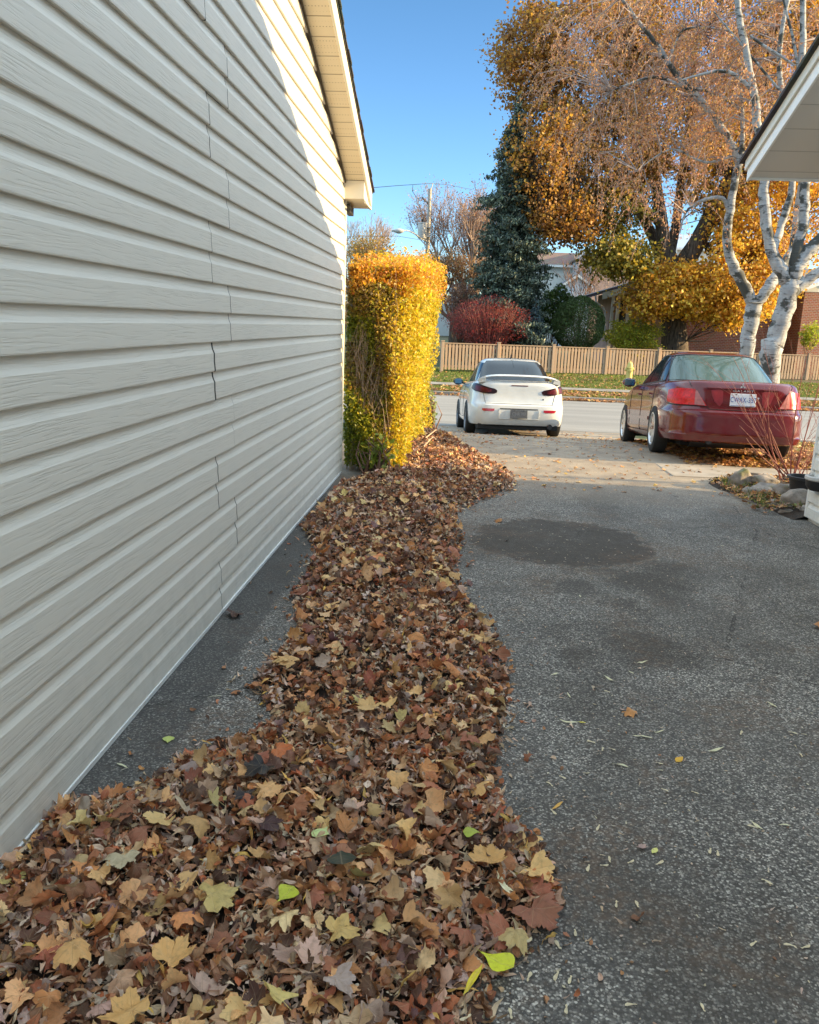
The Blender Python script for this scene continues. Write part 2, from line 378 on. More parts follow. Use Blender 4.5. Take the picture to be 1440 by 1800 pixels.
# ================================================================ garage on the left
WX = -1.28; WY1 = 8.62
def rake(y): return 6.008 - .36*y          # height of the soffit line on the wall plane
RIDGE = 1.0
def roofz(y): return rake(y) if y > RIDGE else rake(2*RIDGE - y)
garage = empty('garage', (WX-3, 4, 0), 'cream vinyl sided garage whose long wall of horizontal siding fills the left', 'garage')
def ch(o): o.matrix_parent_inverse = Matrix.Translation(-Vector(o.parent.location)); return o
PH = .2885; Z0 = .028
prof = [(0.0, .002), (-.002, .016), (.001, .0195), (.006, .0205), (.050, .0190), (.090, .0172), (.0905, .0168), (.098, .0130), (.108, .0085), (.122, .0050), (.1445, .0032)]
def siding_mesh(x, sgn, y0, y1, z0, nz, zmax, seams=None):
    V = []; F = []
    for k_ in range(nz):
        zb = z0 + k_*PH
        segs = [(y0, y1, 0)]
        if seams:
            s_ = seams(k_); segs = [(y0, s_ + .0, .0030), (s_ - .05, y1, 0)]
        for (a, b, off) in segs:
            for c_ in range(2):
                z_ = zb + c_*.14425
                zm = zmax(z_)
                b2 = min(b, zm[1]); a2 = max(a, zm[0])
                if b2 <= a2: continue
                n_ = max(2, int((b2-a2)/.35)); base = len(V); ys = [a2 + (b2-a2)*i/n_ for i in range(n_+1)]
                for yi, yy in enumerate(ys):
                    wob = .0012*math.sin(yy*2.1 + k_*1.7) + .0008*math.sin(yy*5.3 + k_)
                    fl = off
                    if seams and off and yi == n_: fl = off + .0018
                    for pi_, (dz, dx) in enumerate(prof):
                        # the cut end of an upper lap is trimmed on a slight curve
                        ye = yy + (-.009*math.sin(min(1, dz/.1)*3.14) if (seams and off and yi == n_) else 0)
                        V.append((x + sgn*(dx + wob + fl), ye, z_ + dz + .003*math.sin(yy*.7 + k_)*.6))
                m_ = len(prof)
                for i in range(n_):
                    for j in range(m_-1): F.append((base+i*m_+j, base+(i+1)*m_+j, base+(i+1)*m_+j+1, base+i*m_+j+1))
                if seams and off:   # thickness of the overlapping end
                    e0 = base + n_*m_; e1 = len(V)
                    for j in range(m_): vx = V[e0+j]; V.append((vx[0] - sgn*.004, vx[1] + .0005, vx[2]))
                    for j in range(m_-1): F.append((e0+j, e1+j, e1+j+1, e0+j+1))
    return npmesh('siding', V, F)
_sm = {0: 4.18, 1: 4.50, 2: 4.15, 3: 4.46, 4: 4.11, 5: 4.42, 6: 4.10, 7: 4.41, 8: 4.10, 9: 4.41, 10: 4.06}
def zmaxL(z):  # y limits where this course stays under the roof
    d = (6.008 + .06 - z)/.36; return (2*RIDGE - d, d)
k = MB()
for k_ in range(19):   # dark strip painted in as the shadow gap where the upper lap ends
    s_ = _sm.get(k_, 4.4 if k_ % 2 else 4.08)
    for c_ in range(2):
        z_ = Z0 + k_*PH + c_*.14425; A_ = []; B_ = []
        for dz, dx in prof:
            ye = s_ - .009*math.sin(min(1, dz/.1)*3.14)
            w_ = .032 if k_ == 4 else .015
            A_.append((WX + dx + .0046, ye - .0005, z_ + dz)); B_.append((WX + dx + .0028 , ye + w_, z_ + dz))
        m_ = len(prof); k.add(A_ + B_, [(j, m_+j, m_+j+1, j+1) for j in range(m_-1)])
ch(tag(k.build('panel_gap_shade', M['dark'], garage), kind='stuff'))
ch(link('siding', siding_mesh(WX, 1, -4, WY1, Z0, 19, zmaxL, lambda k_: _sm.get(k_, 4.4 if k_ % 2 else 4.08)), M['siding'], garage, True, 9))
k = MB(); k.prism([(0, -4, .06), (0, WY1-.003, .06), (0, WY1-.003, rake(WY1)-.02), (0, RIDGE, rake(RIDGE)-.02), (0, -4, roofz(-4)-.02)], (WX-.05, 0, 0), (WX-.002, 0, 0))
k.box(WX-6, WX-.05, WY1-.2, WY1-.01, .0, 2.85); ch(k.build('wall_backing', M['dark'], garage))
k = MB(); k.box(WX-.0, WX+.022, -4, WY1-.03, .004, .026); k.box(WX-.01, WX+.028, -4, WY1-.03, .026, .031); ch(k.build('starter_strip', M['white_trim'], garage))
k = MB(); k.box(WX-.08, WX+.022, WY1-.028, WY1+.028, .03, rake(WY1)+.02); ch(k.build('corner_trim', M['trim'], garage, bevel=.004))
EY = 8.98   # outer end of the eave
OX = WX + .212
def slab(x0, x1, ya, yb, dz0, dz1, zf):
    return [(x0, ya, zf(ya)+dz0), (x1, ya, zf(ya)+dz0), (x1, yb, zf(yb)+dz0), (x0, yb, zf(yb)+dz0), (x0, ya, zf(ya)+dz1), (x1, ya, zf(ya)+dz1), (x1, yb, zf(yb)+dz1), (x0, yb, zf(yb)+dz1)]
k = MB(); k.hexa(slab(WX-.02, OX, WY1-.12, RIDGE, .0, .012, rake)); k.hexa(slab(WX-.02, OX, RIDGE, -5, .0, .012, roofz)); ch(k.build('soffit', M['soffit'], garage))
k = MB(); k.hexa(slab(WX-.0, WX+.03, WY1-.05, RIDGE, -.028, -.002, rake)); ch(k.build('soffit_channel', plain('brown_channel', (.10, .075, .05), .7), garage))  # dark brown strip on the wall just below the soffit
k = MB(); k.hexa(slab(OX+.001, OX+.022, EY-.0, RIDGE, -.012, .135, rake)); k.hexa(slab(OX+.001, OX+.022, RIDGE, -5, -.012, .135, roofz)); ch(k.build('fascia', M['trim'], garage, bevel=.003))
k = MB()
zb = 2.745
k.hexa([(WX-.08, WY1-.12, zb+.03), (OX, WY1-.12, zb+.03), (OX, EY, zb), (WX-.08, EY, zb), (WX-.08, WY1-.12, rake(WY1-.12)-.003), (OX, WY1-.12, rake(WY1-.12)-.003), (OX, EY, rake(EY)+.02), (WX-.08, EY, rake(EY)+.02)])
k.box(OX+.001, OX+.021, WY1-.10, EY, zb-.01, rake(EY)-.015)
ch(k.build('boxed_eave', M['trim'], garage, bevel=.003))
k = MB(); k.box(WX-6, WX-.10, EY-.3, EY, zb, zb+.02); k.box(WX-6, WX-.1, EY, EY+.02, zb-.02, zb+.17); ch(k.build('eave_fascia', M['trim'], garage))
k = MB(); k.box(WX+.0, WX+.055, WY1+.03, EY-.06, zb-.085, zb-.002); k.box(WX+.02, WX+.05, WY1+.04, WY1+.10, 2.45, zb-.08) if False else None
ch(k.build('eave_bracket', M['gutterblack'], garage, bevel=.006))
k = MB()
yy = EY + .05
while yy > RIDGE:     # overlapping shingle edges
    y2 = max(yy-.145, RIDGE); d_ = rnd.uniform(-.006, .006)
    k.hexa([(WX-6.2, y2-.03, rake(y2-.03)+.150), (OX+.045+d_, y2-.03, rake(y2-.03)+.150), (OX+.045+d_, yy, rake(yy)+.156), (WX-6.2, yy, rake(yy)+.156), (WX-6.2, y2-.03, rake(y2-.03)+.162), (OX+.045+d_, y2-.03, rake(y2-.03)+.162), (OX+.045+d_, yy, rake(yy)+.178), (WX-6.2, yy, rake(yy)+.178)])
    yy -= .145
k.hexa(slab(WX-6.2, OX+.045, RIDGE, -5.2, .15, .18, roofz)); k.hexa(slab(WX-6.2, OX+.03, EY+.03, RIDGE, .137, .149, rake))
ch(k.build('roof', M['shingle'], garage))

# ================================================================ house on the right
HX = 3.16; HY = 7.44
house = empty('side_house', (HX+4, 2, 0), 'white sided bungalow on the right with overhanging roof corner and pale soffit', 'house')
def rk2(y): return 3.02 + .375*(8.2-y)
RG2 = 1.9
def rz2(y): return rk2(y) if y > RG2 else rk2(2*RG2-y)
def zmaxR(z): d = (3.02+.375*8.2+.05-z)/.375; return (2*RG2-d, d)
ch(link('siding', siding_mesh(HX, -1, -4, HY, .035, 18, zmaxR), M['siding2'], house, True, 9))
k = MB(); k.prism([(0, -4, .0), (0, HY-.02, .0), (0, HY-.02, rk2(HY)-.02), (0, RG2, rk2(RG2)-.02), (0, -4, rz2(-4)-.02)], (HX+.004, 0, 0), (HX+.15, 0, 0)); k.box(HX+.15, 13, HY-.3, HY-.02, 0, 3.1); ch(k.build('wall_backing', M['siding2'], house))
k = MB(); k.box(HX-.022, HX+.07, HY-.02, HY+.02, .03, rk2(HY)); ch(k.build('corner_trim', M['white_trim'], house, bevel=.004))
OX2 = 2.50; EY2 = 8.2
k = MB(); k.hexa(slab(OX2+.02, HX+.02, EY2, RG2, 0, .012, rk2)); k.hexa(slab(OX2+.02, HX+.02, RG2, -5, 0, .012, rz2)); k.box(HX+.02, 13, HY-.02, EY2, 3.02, 3.032); ch(k.build('soffit', M['soffit2'], house))
k = MB(); k.hexa(slab(OX2, OX2+.02, EY2+.02, RG2, -.03, .09, rk2)); k.hexa(slab(OX2, OX2+.02, RG2, -5, -.03, .09, rz2)); ch(k.build('fascia', M['white_trim'], house, bevel=.003))
k = MB(); k.hexa(slab(OX2-.022, OX2-.002, EY2+.04, RG2, .075, .165, rk2)); k.hexa(slab(OX2-.022, OX2-.002, RG2, -5, .075, .165, rz2)); ch(k.build('rake_board', M['trim'], house, bevel=.003))
k = MB(); k.box(OX2+.021, 13, EY2, EY2+.02, 2.998, 3.15); ch(k.build('eave_fascia', M['white_trim'], house))
k = MB(); k.hexa(slab(OX2-.06, 13, EY2+.10, RG2, .168, .20, rk2)); k.hexa(slab(OX2-.06, 13, RG2, -5, .168, .20, rz2)); ch(k.build('roof', M['shingle'], house))

# ================================================================ fence across the street
def wood(name, c):
    n = N(name); s_ = n.sep(n.pos)
    pid = n.math('FLOOR', n.math('DIVIDE', s_[0], .153)); cx = n.node('ShaderNodeCombineXYZ'); n.set(cx.inputs[0], pid)
    wn = n.node('ShaderNodeTexWhiteNoise'); n.set(wn.inputs['Vector'], cx.outputs[0])
    g = n.noise(n.map(n.pos, (30, 30, 2)), 1, 3)
    col = n.mix(n.rng(g, .3, .7), tuple(q*.75 for q in c), tuple(q*1.15 for q in c))
    col = n.mix(n.math('MULTIPLY', wn.outputs['Value'], .45), col, (.30, .24, .19))
    return n.done(col, .8)
M['fence'] = wood('weathered_cedar', (.45, .29, .17))
FYY = 36.5
fx0 = P(776, 640, FYY).x; fence = empty('picket_fence', (fx0, FYY, zg(FYY)), 'long weathered cedar picket fence with square capped posts across the street', 'fence')
k = MB(); k2 = MB(); x = fx0; i = 0
fz0 = -.33; fz1 = .80
while x < 32:
    k.box(x, x+.10, FYY-.012+rnd.uniform(-.003,.003), FYY+.008, fz0+rnd.uniform(0, .02), fz1)
    x += .153
ch(k.build('pickets', M['fence'], fence))
k2.box(fx0, 34, FYY+.010, FYY+.05, fz1-.16, fz1-.07); k2.box(fx0, 34, FYY+.010, FYY+.05, fz0+.12, fz0+.21); k2.box(fx0-.02, 34, FYY-.04, FYY+.06, fz1+.002, fz1+.04); ch(k2.build('rails', M['fence'], fence))
x = fx0 - .05; first = None
while x < 32:
    k = MB(); k.box(x, x+.13, FYY-.06, FYY+.075, fz0-.1, fz1+.10); k.box(x-.02, x+.15, FYY-.08, FYY+.095, fz1+.10, fz1+.13)
    ch(k.build('post', M['fence'], fence, bevel=.01)); x += 2.55

fence.rotation_euler.z = R(14)
# ================================================================ hydrant
M['yellow'] = plain('yellow_paint', (.60, .47, .14), .6, .1, 10)
hp = G(1105, 671); hz = hp.z
hyd = empty('fire_hydrant', hp, 'yellow fire hydrant on the far verge between the two cars', 'hydrant')
k = MB(); k.lathe([(0, 0), (.19, 0), (.19, .05), (.135, .06), (.13, .55), (.16, .56), (.16, .60), (.135, .61), (.125, .70), (.09, .79), (.03, .82), (.03, .88), (0, .88)], n=20); k.build('barrel', M['yellow'], hyd, True)
for s_ in (-1, 1):
    k = MB(); k.lathe([(0, 0), (.06, 0), (.06, .07), (.045, .075), (0, .08)], c=(0, 0, 0), n=12, axis='x')
    o = k.build('side_cap', M['yellow'], hyd, True); o.location = (s_*.12, 0, .5); o.scale = (s_, 1, 1)
k = MB(); k.lathe([(0, 0), (.08, 0), (.08, .09), (.05, .1), (0, .11)], n=14, axis='y'); o = k.build('front_cap', M['yellow'], hyd, True); o.location = (0, -.12, .47); o.scale = (1, -1, 1)

# ================================================================ utility pole
M['pole'] = plain('grey_pole', (.42, .39, .35), .8, .15, 5); M['metal'] = plain('galvanised', (.55, .55, .54), .45, .08, 4); M['wire'] = plain('wire', (.05, .05, .05), .6)
PY = 50.0
pt = P(756, 332, PY); pb = Vector((pt.x, PY, zg(PY))); pole = empty('utility_pole', pb, 'tall grey utility pole with a can transformer and a curved street light arm', 'pole')
def loc(p, o): return Vector(p) - Vector(o.location)
k = MB(); k.tube([(0,0,0), (0,0,pt.z-pb.z)], [.15, .105], 12); k.build('mast', M['pole'], pole, True)
a = P(757.5, 334, PY); b = P(761, 322, PY); k = MB(); k.tube([loc(a, pole), loc(b, pole)], .03, 6); k.build('top_pin', M['metal'], pole)
tp = P(742, 419, PY-.35)
tr = MB(); tr.lathe([(0, 0), (.24, 0), (.26, .03), (.26, .78), (.28, .80), (.27, .86), (0, .90)], n=20); o = tr.build('transformer', M['metal'], pole, True); o.location = loc(tp, pole)
k = MB(); k.lathe([(.03, .86), (.05, .9), (.03, .94), (.05, .98), (.02, 1.08), (0, 1.1)], c=(-.02, 0, 0), n=10); k.build('bushing', M['dark'], o, True)
k = MB(); k.box(.18, .46, .05, .3, .1, .16); k.build('bracket', M['metal'], o); k = MB(); k.box(.18, .46, .05, .3, .6, .66); k.build('bracket', M['metal'], o)
arm = [P(752, 425, PY), P(742, 420, PY-.5), P(728, 410, PY-1), P(718, 405.5, PY-1.3), P(706, 405, PY-1.5)]
k = MB(); k.tube([loc(p, pole) for p in arm], [.05, .045, .04, .035, .035], 8); ar = k.build('lamp_arm', M['metal'], pole, True)
c_ = loc(P(700, 405, PY-1.55), pole); k = MB()
V = []; n1 = 10; n2 = 14
for i in range(n1+1):
    t_ = i/n1; rr_ = max(.012, .15*math.sin(math.pi*min(1, t_*1.12))**.6 if t_ < .85 else .07); xx = (t_-.5)*.72
    for j in range(n2):
        th = 2*math.pi*j/n2; V.append((c_.x - xx, c_.y + rr_*math.cos(th), c_.z + (.72*rr_ if math.sin(th) > 0 else 1.15*rr_)*math.sin(th)))
k.add(V, [(i*n2+j, i*n2+(j+1) % n2, (i+1)*n2+(j+1) % n2, (i+1)*n2+j) for i in range(n1) for j in range(n2)]); k.build('lamp_head', M['metal'], ar, True)
def wire(pts, r_=.012, nm='wire'):
    k = MB(); k.tube([loc(p, pole) for p in pts], r_, 5); return k.build(nm, M['wire'], pole)
wire([P(761, 322, PY), P(700, 326, 44), P(640, 331, 39), P(560, 338, 34), P(400, 352, 28)], .014)
wire([P(761, 322, PY), P(790, 325, 54), P(830, 333, 60)], .014)
wire([P(754, 424, PY), P(700, 415, 44), P(640, 415, 39), P(500, 417, 33)], .010)
wire([P(726, 325, 47), P(725, 336, 47.2), P(731, 345, 48), P(738, 352, 49), P(733, 356, 49), P(737, 362, 49), P(744, 379, 49.5), P(747, 394, 49.6)], .013, 'drop_wire')
wire([P(753, 356, PY), P(742, 353, 49.4), P(736, 350, 49), P(741, 346, 49), P(745, 352, 49), P(741, 348, 49.2), P(733, 349, 49), P(732, 354, 49)], .014, 'cutout_loop')
wire([P(753, 357, PY), P(745, 351, 49.3), P(743, 346, 49.1)], .03, 'fuse_cutout')

# ================================================================ houses far behind
def gable_house(name, x0, x1, y0, y1, zb_, zw, zr, wall, roof, label, axis='x', over=.4, wins=(), g=None):
    o = empty(name, ((x0+x1)/2, (y0+y1)/2, zb_), label, 'house', g)
    k = MB()
    if axis == 'x':   # ridge runs along x
        ym = (y0+y1)/2; k.prism([(0, y0, zb_), (0, y1, zb_), (0, y1, zw), (0, ym, zr), (0, y0, zw)], (x0, 0, 0), (x1, 0, 0)); ch(k.build('wall', wall, o))
        k = MB(); sl_ = (zr-zw)/(ym-y0)
        for s_, ye in ((1, y0-over), (-1, y1+over)):
            ze = zr - sl_*abs(ym-ye)
            k.hexa([(x0-over, ye, ze+.01), (x1+over, ye, ze+.01), (x1+over, ym, zr+.01), (x0-over, ym, zr+.01), (x0-over, ye, ze+.16), (x1+over, ye, ze+.16), (x1+over, ym, zr+.17), (x0-over, ym, zr+.17)])
        ch(k.build('roof', roof, o))
        k = MB(); k.box(x0-over, x1+over, y0-over-.03, y0-over-.004, zr-sl_*(ym-y0+over)-.06, zr-sl_*(ym-y0+over)+.14); ch(k.build('fascia', M['white_trim'], o))
    else:
        xm = (x0+x1)/2; k.prism([(x0, 0, zb_), (x1, 0, zb_), (x1, 0, zw), (xm, 0, zr), (x0, 0, zw)], (0, y0, 0), (0, y1, 0)); ch(k.build('wall', wall, o))
        k = MB(); sl_ = (zr-zw)/(xm-x0)
        for xe in (x0-over, x1+over):
            ze = zr - sl_*abs(xm-xe)
            k.hexa([(xe, y0-over, ze+.01), (xm, y0-over, zr+.01), (xm, y1+over, zr+.01), (xe, y1+over, ze+.01), (xe, y0-over, ze+.16), (xm, y0-over, zr+.17), (xm, y1+over, zr+.17), (xe, y1+over, ze+.16)])
        ch(k.build('roof', roof, o))
        k = MB()
        for xe in (x0-over, x1+over):
            ze = zr - sl_*abs(xm-xe)
            k.hexa([(xe, y0-over-.04, ze-.10), (xm, y0-over-.04, zr-.10), (xm, y0-over-.005, zr-.10), (xe, y0-over-.005, ze-.10), (xe, y0-over-.04, ze+.12), (xm, y0-over-.04, zr+.12), (xm, y0-over-.005, zr+.12), (xe, y0-over-.005, ze+.12)])
        ch(k.build('fascia', M['white_trim'], o))
    for (a_, b_, c1, c2) in wins:
        k = MB(); k.box(a_-.08, b_+.08, y0-.05, y0-.004, c1-.08, c2+.08); f_ = ch(k.build('window', M['white_trim'], o))
        k = MB(); k.box(a_, b_, y0-.062, y0-.052, c1, c2); pn = k.build('pane', M['glassdark'], f_); pn.matrix_parent_inverse = Matrix.Identity(4)
    return o
def X(px, Y, py=590): return P(px, py, Y).x
def Z(py, Y, px=1000): return P(px, py, Y).z
# brick bungalow behind the fence
BY = 47.0
bl = gable_house('brick_bungalow', X(1165, BY), X(1640, BY), BY, BY+9, zg(BY)-.2, Z(507, BY, 1330), Z(462, BY, 1330), M['brick'], M['shingle_grey'],
   'red brick bungalow behind the fence at right, partly hidden by golden leaves', 'x', .5, [(X(1432, BY), X(1500, BY), Z(600, BY, 1430), Z(545, BY, 1430))])
gx0, gx1 = X(1352, BY), X(1520, BY); gz0 = Z(515, BY, 1400); gzr = Z(478, BY, 1440)
k = MB(); k.prism([(gx0, 0, zg(BY)-.1), (gx1, 0, zg(BY)-.1), (gx1, 0, gz0), (gx0, 0, gz0)], (0, BY-1.5, 0), (0, BY-.003, 0)); ch(k.build('front_wing', M['brick'], bl))
k = MB(); k.prism([(gx0-.1, 0, gz0+.004), (gx1+.1, 0, gz0+.004), ((gx0+gx1)/2, 0, gzr)], (0, BY-1.52, 0), (0, BY-.003, 0)); ch(k.build('gable', M['trim'], bl))
k = MB(); xm_ = (gx0+gx1)/2
for xe in (gx0-.6, gx1+.6):
    k.hexa([(xe, BY-2, gz0-.1), (xm_, BY-2, gzr+.02), (xm_, BY+.5, gzr+.02), (xe, BY+.5, gz0-.1), (xe, BY-2, gz0+.08), (xm_, BY-2, gzr+.2), (xm_, BY+.5, gzr+.2), (xe, BY+.5, gz0+.08)])
ch(k.build('gable_roof', M['white_trim'], bl))
bl.rotation_euler.z = R(9)
# porch with its posts
QY = 45.0
px0, px1 = X(1045, QY), X(1190, QY)
porch = empty('porch_house', ((px0+px1)/2, QY, zg(QY)), 'low bungalow porch with grey sloping roof and cream posts behind the round bush', 'house')
zl, zh = Z(528, QY, 1040), Z(478, QY, 1160)
k = MB(); k.hexa([(X(1015, QY), QY-.6, zl), (X(1175, QY), QY-.6, zh), (X(1175, QY), QY+7, zh), (X(1015, QY), QY+7, zl), (X(1015, QY), QY-.6, zl+.16), (X(1175, QY), QY-.6, zh+.16), (X(1175, QY), QY+7, zh+.16), (X(1015, QY), QY+7, zl+.16)]); ch(k.build('roof', M['shingle_grey'], porch))
k = MB(); k.hexa([(X(1050, QY), QY-.62, zl+.05), (X(1175, QY), QY-.62, zh-.35), (X(1175, QY), QY-.56, zh-.35), (X(1050, QY), QY-.56, zl+.05), (X(1050, QY), QY-.62, zl+.38), (X(1175, QY), QY-.62, zh-.03), (X(1175, QY), QY-.56, zh-.03), (X(1050, QY), QY-.56, zl+.38)]); ch(k.build('fascia', M['trim'], porch))
for a_, b_ in ((1068, 1073), (1080, 1085), (1098, 1103)):
    k = MB(); k.box(X(a_, QY), X(b_, QY), QY-.4+.4*(a_ > 1070), QY-.25+.4*(a_ > 1070), zg(QY), Z(520, QY, a_)); ch(k.build('post', M['trim'], porch))
k = MB(); k.box(X(1068, QY+1.5), X(1190, QY+1.5), QY+1.5, QY+6, zg(QY), Z(512, QY, 1080)); ch(k.build('wall', M['pinkbrick'], porch))
k = MB(); k.box(X(1086, QY+1.4), X(1097, QY+1.4), QY+1.44, QY+1.49, Z(565, QY, 1085), Z(525, QY, 1085)); ch(k.build('window', M['glassdark'], porch))
k = MB(); k.tube([P(1047, 520, QY-.7), P(1048, 530, QY-.7), P(1060, 540, QY-.55), P(1064, 548, QY-.5), P(1064, 600, QY-.5)], .045, 8); ch(k.build('downspout', M['metal'], porch))
# far houses up the hill
gable_house('pale_house', X(925, 82), X(1008, 82), 82, 91, 0, Z(467, 82), Z(447, 86), M['stucco'], M['shingle_brown'], 'pale two storey house with brown roof right of the spruce', 'x', .4)
gable_house('grey_gabled_house', X(1006, 78), X(1036, 78), 78, 88, 0, Z(452, 78), Z(436, 78), plain('grey_siding_far', (.42, .42, .43), .8), M['shingle_brown'], 'narrow grey gabled house beside the pale house', 'y', .2)
gable_house('blue_white_house', X(985, 70), X(1030, 70), 70, 76, 0, Z(500, 70), Z(484, 70), plain('bluish_white_far', (.55, .58, .62), .8), M['shingle_grey'], 'small bluish white house behind the round bush', 'y', .2)
gable_house('pink_brick_house', X(1036, 76), X(1110, 76), 76, 88, 0, Z(450, 76, 1060), Z(415, 76, 1060), M['pinkbrick'], M['shingle_brown'], 'tall pinkish brick house between the pale houses and the golden maple', 'y', .15)
gable_house('blue_roof_house', X(1175, 90), X(1240, 90), 90, 99, 0, Z(436, 90, 1200), Z(414, 94, 1200), M['stucco'], plain('blue_grey_roof', (.33, .40, .50), .7), 'distant house with blue grey roof seen between the maple limbs', 'x', .4)
gable_house('white_gabled_house', X(700, 95), X(788, 95), 95, 104, 0, Z(537, 95, 780), Z(492, 95, 740), M['stucco'], M['white_trim'], 'white gabled house far behind the hedge end', 'y', .5)
gable_house('columned_house', X(790, 88), X(830, 88), 88, 96, 0, Z(512, 88, 800), Z(500, 90, 800), plain('grey_wall_far', (.33, .33, .36), .8), M['shingle_grey'], 'far grey house with white columns left of the spruce', 'x', .3,
   [(X(797, 88), X(799, 88), Z(540, 88, 800), Z(520, 88, 800)), (X(803, 88), X(805, 88), Z(540, 88, 800), Z(520, 88, 800))])
# ================================================================ cars
def paint(name, c, metal=0.0, rough=.32, coat=1.0, dust=1.0):
    n = N(name); d = n.rng(n.noise(n.pos, 7, 4), .35, .75, 0, .12)
    z_ = n.sep(n.obj())[2]; low = n.math('MULTIPLY', n.rng(z_, .15, .55, .35*dust, 0), n.rng(n.noise(n.pos, 5, 3), .3, .7, .4, 1))
    col = n.mix(n.math('ADD', d, low), c, (.16, .14, .12))
    return n.done(col, n.rng(n.noise(n.pos, 18, 3), .3, .7, rough*.8, rough*1.3), Metallic=metal, Coat_Weight=coat, Coat_Roughness=.06, Specular_IOR_Level=.35)
M['white_paint'] = paint('white_car_paint', (.67, .68, .67))
M['red_paint'] = paint('dark_red_car_paint', (.115, .001, .005), .0, .18, .6, .05)
M['rubber'] = plain('tyre_rubber', (.018, .018, .018), .8, .3, 12, .002)
M['alloy'] = plain('alloy_wheel', (.60, .61, .62), .3, .08, 9, Metallic=.75)
M['alloy_dark'] = plain('dark_alloy_wheel', (.16, .16, .17), .35, .1, 9, Metallic=.7)
M['glass_tint'] = plain('tinted_glass', (.010, .014, .020), .08, .1, 2, Specular_IOR_Level=.28)
M['black_plastic'] = plain('black_plastic', (.02, .02, .022), .5)
M['under'] = plain('dark_underside', (.012, .012, .012), .9)
M['smoked'] = plain('smoked_tail_lens', (.022, .005, .008), .3, .4, 14, Specular_IOR_Level=.3)
M['smoked_red'] = plain('smoked_inner_lens', (.09, .008, .012), .3, .5, 18, Specular_IOR_Level=.3)
M['redlens'] = plain('red_tail_lens', (.50, .006, .008), .25, .35, 30, Specular_IOR_Level=.35)
M['clearlens'] = plain('pinkish_clear_lens', (.36, .12, .11), .35, .25, 30)
M['redrefl'] = plain('red_reflector', (.42, .02, .04), .2, .1, 30, Coat_Weight=1.0)
M['chrome'] = plain('chrome', (.8, .8, .8), .15, .02, 3, Metallic=1.0)
M['plate_white'] = plain('plate_white', (.74, .76, .80), .4, .05, 30)
M['plate_grey'] = plain('dirty_smoked_plate', (.10, .105, .115), .35, .25, 40)
M['plate_blue'] = plain('plate_blue', (.03, .07, .33), .4)
M['plate_dim'] = plain('plate_dim_letters', (.18, .185, .20), .4)
M['mirror'] = plain('mirror_glass', (.10, .15, .19), .08, .02, 3, Metallic=1.0)
def _rearglass():
    n = N('greenish_clear_glass')
    n.done((.09, .155, .14), .05)
    n.b.inputs['Transmission Weight'].default_value = .35; n.b.inputs['IOR'].default_value = 1.45
    return n.m
M['glass_clear'] = _rearglass()
M['seat'] = plain('grey_beige_seat', (.30, .29, .26), .9, .1, 6)
SA, SB = math.sin, math.cos
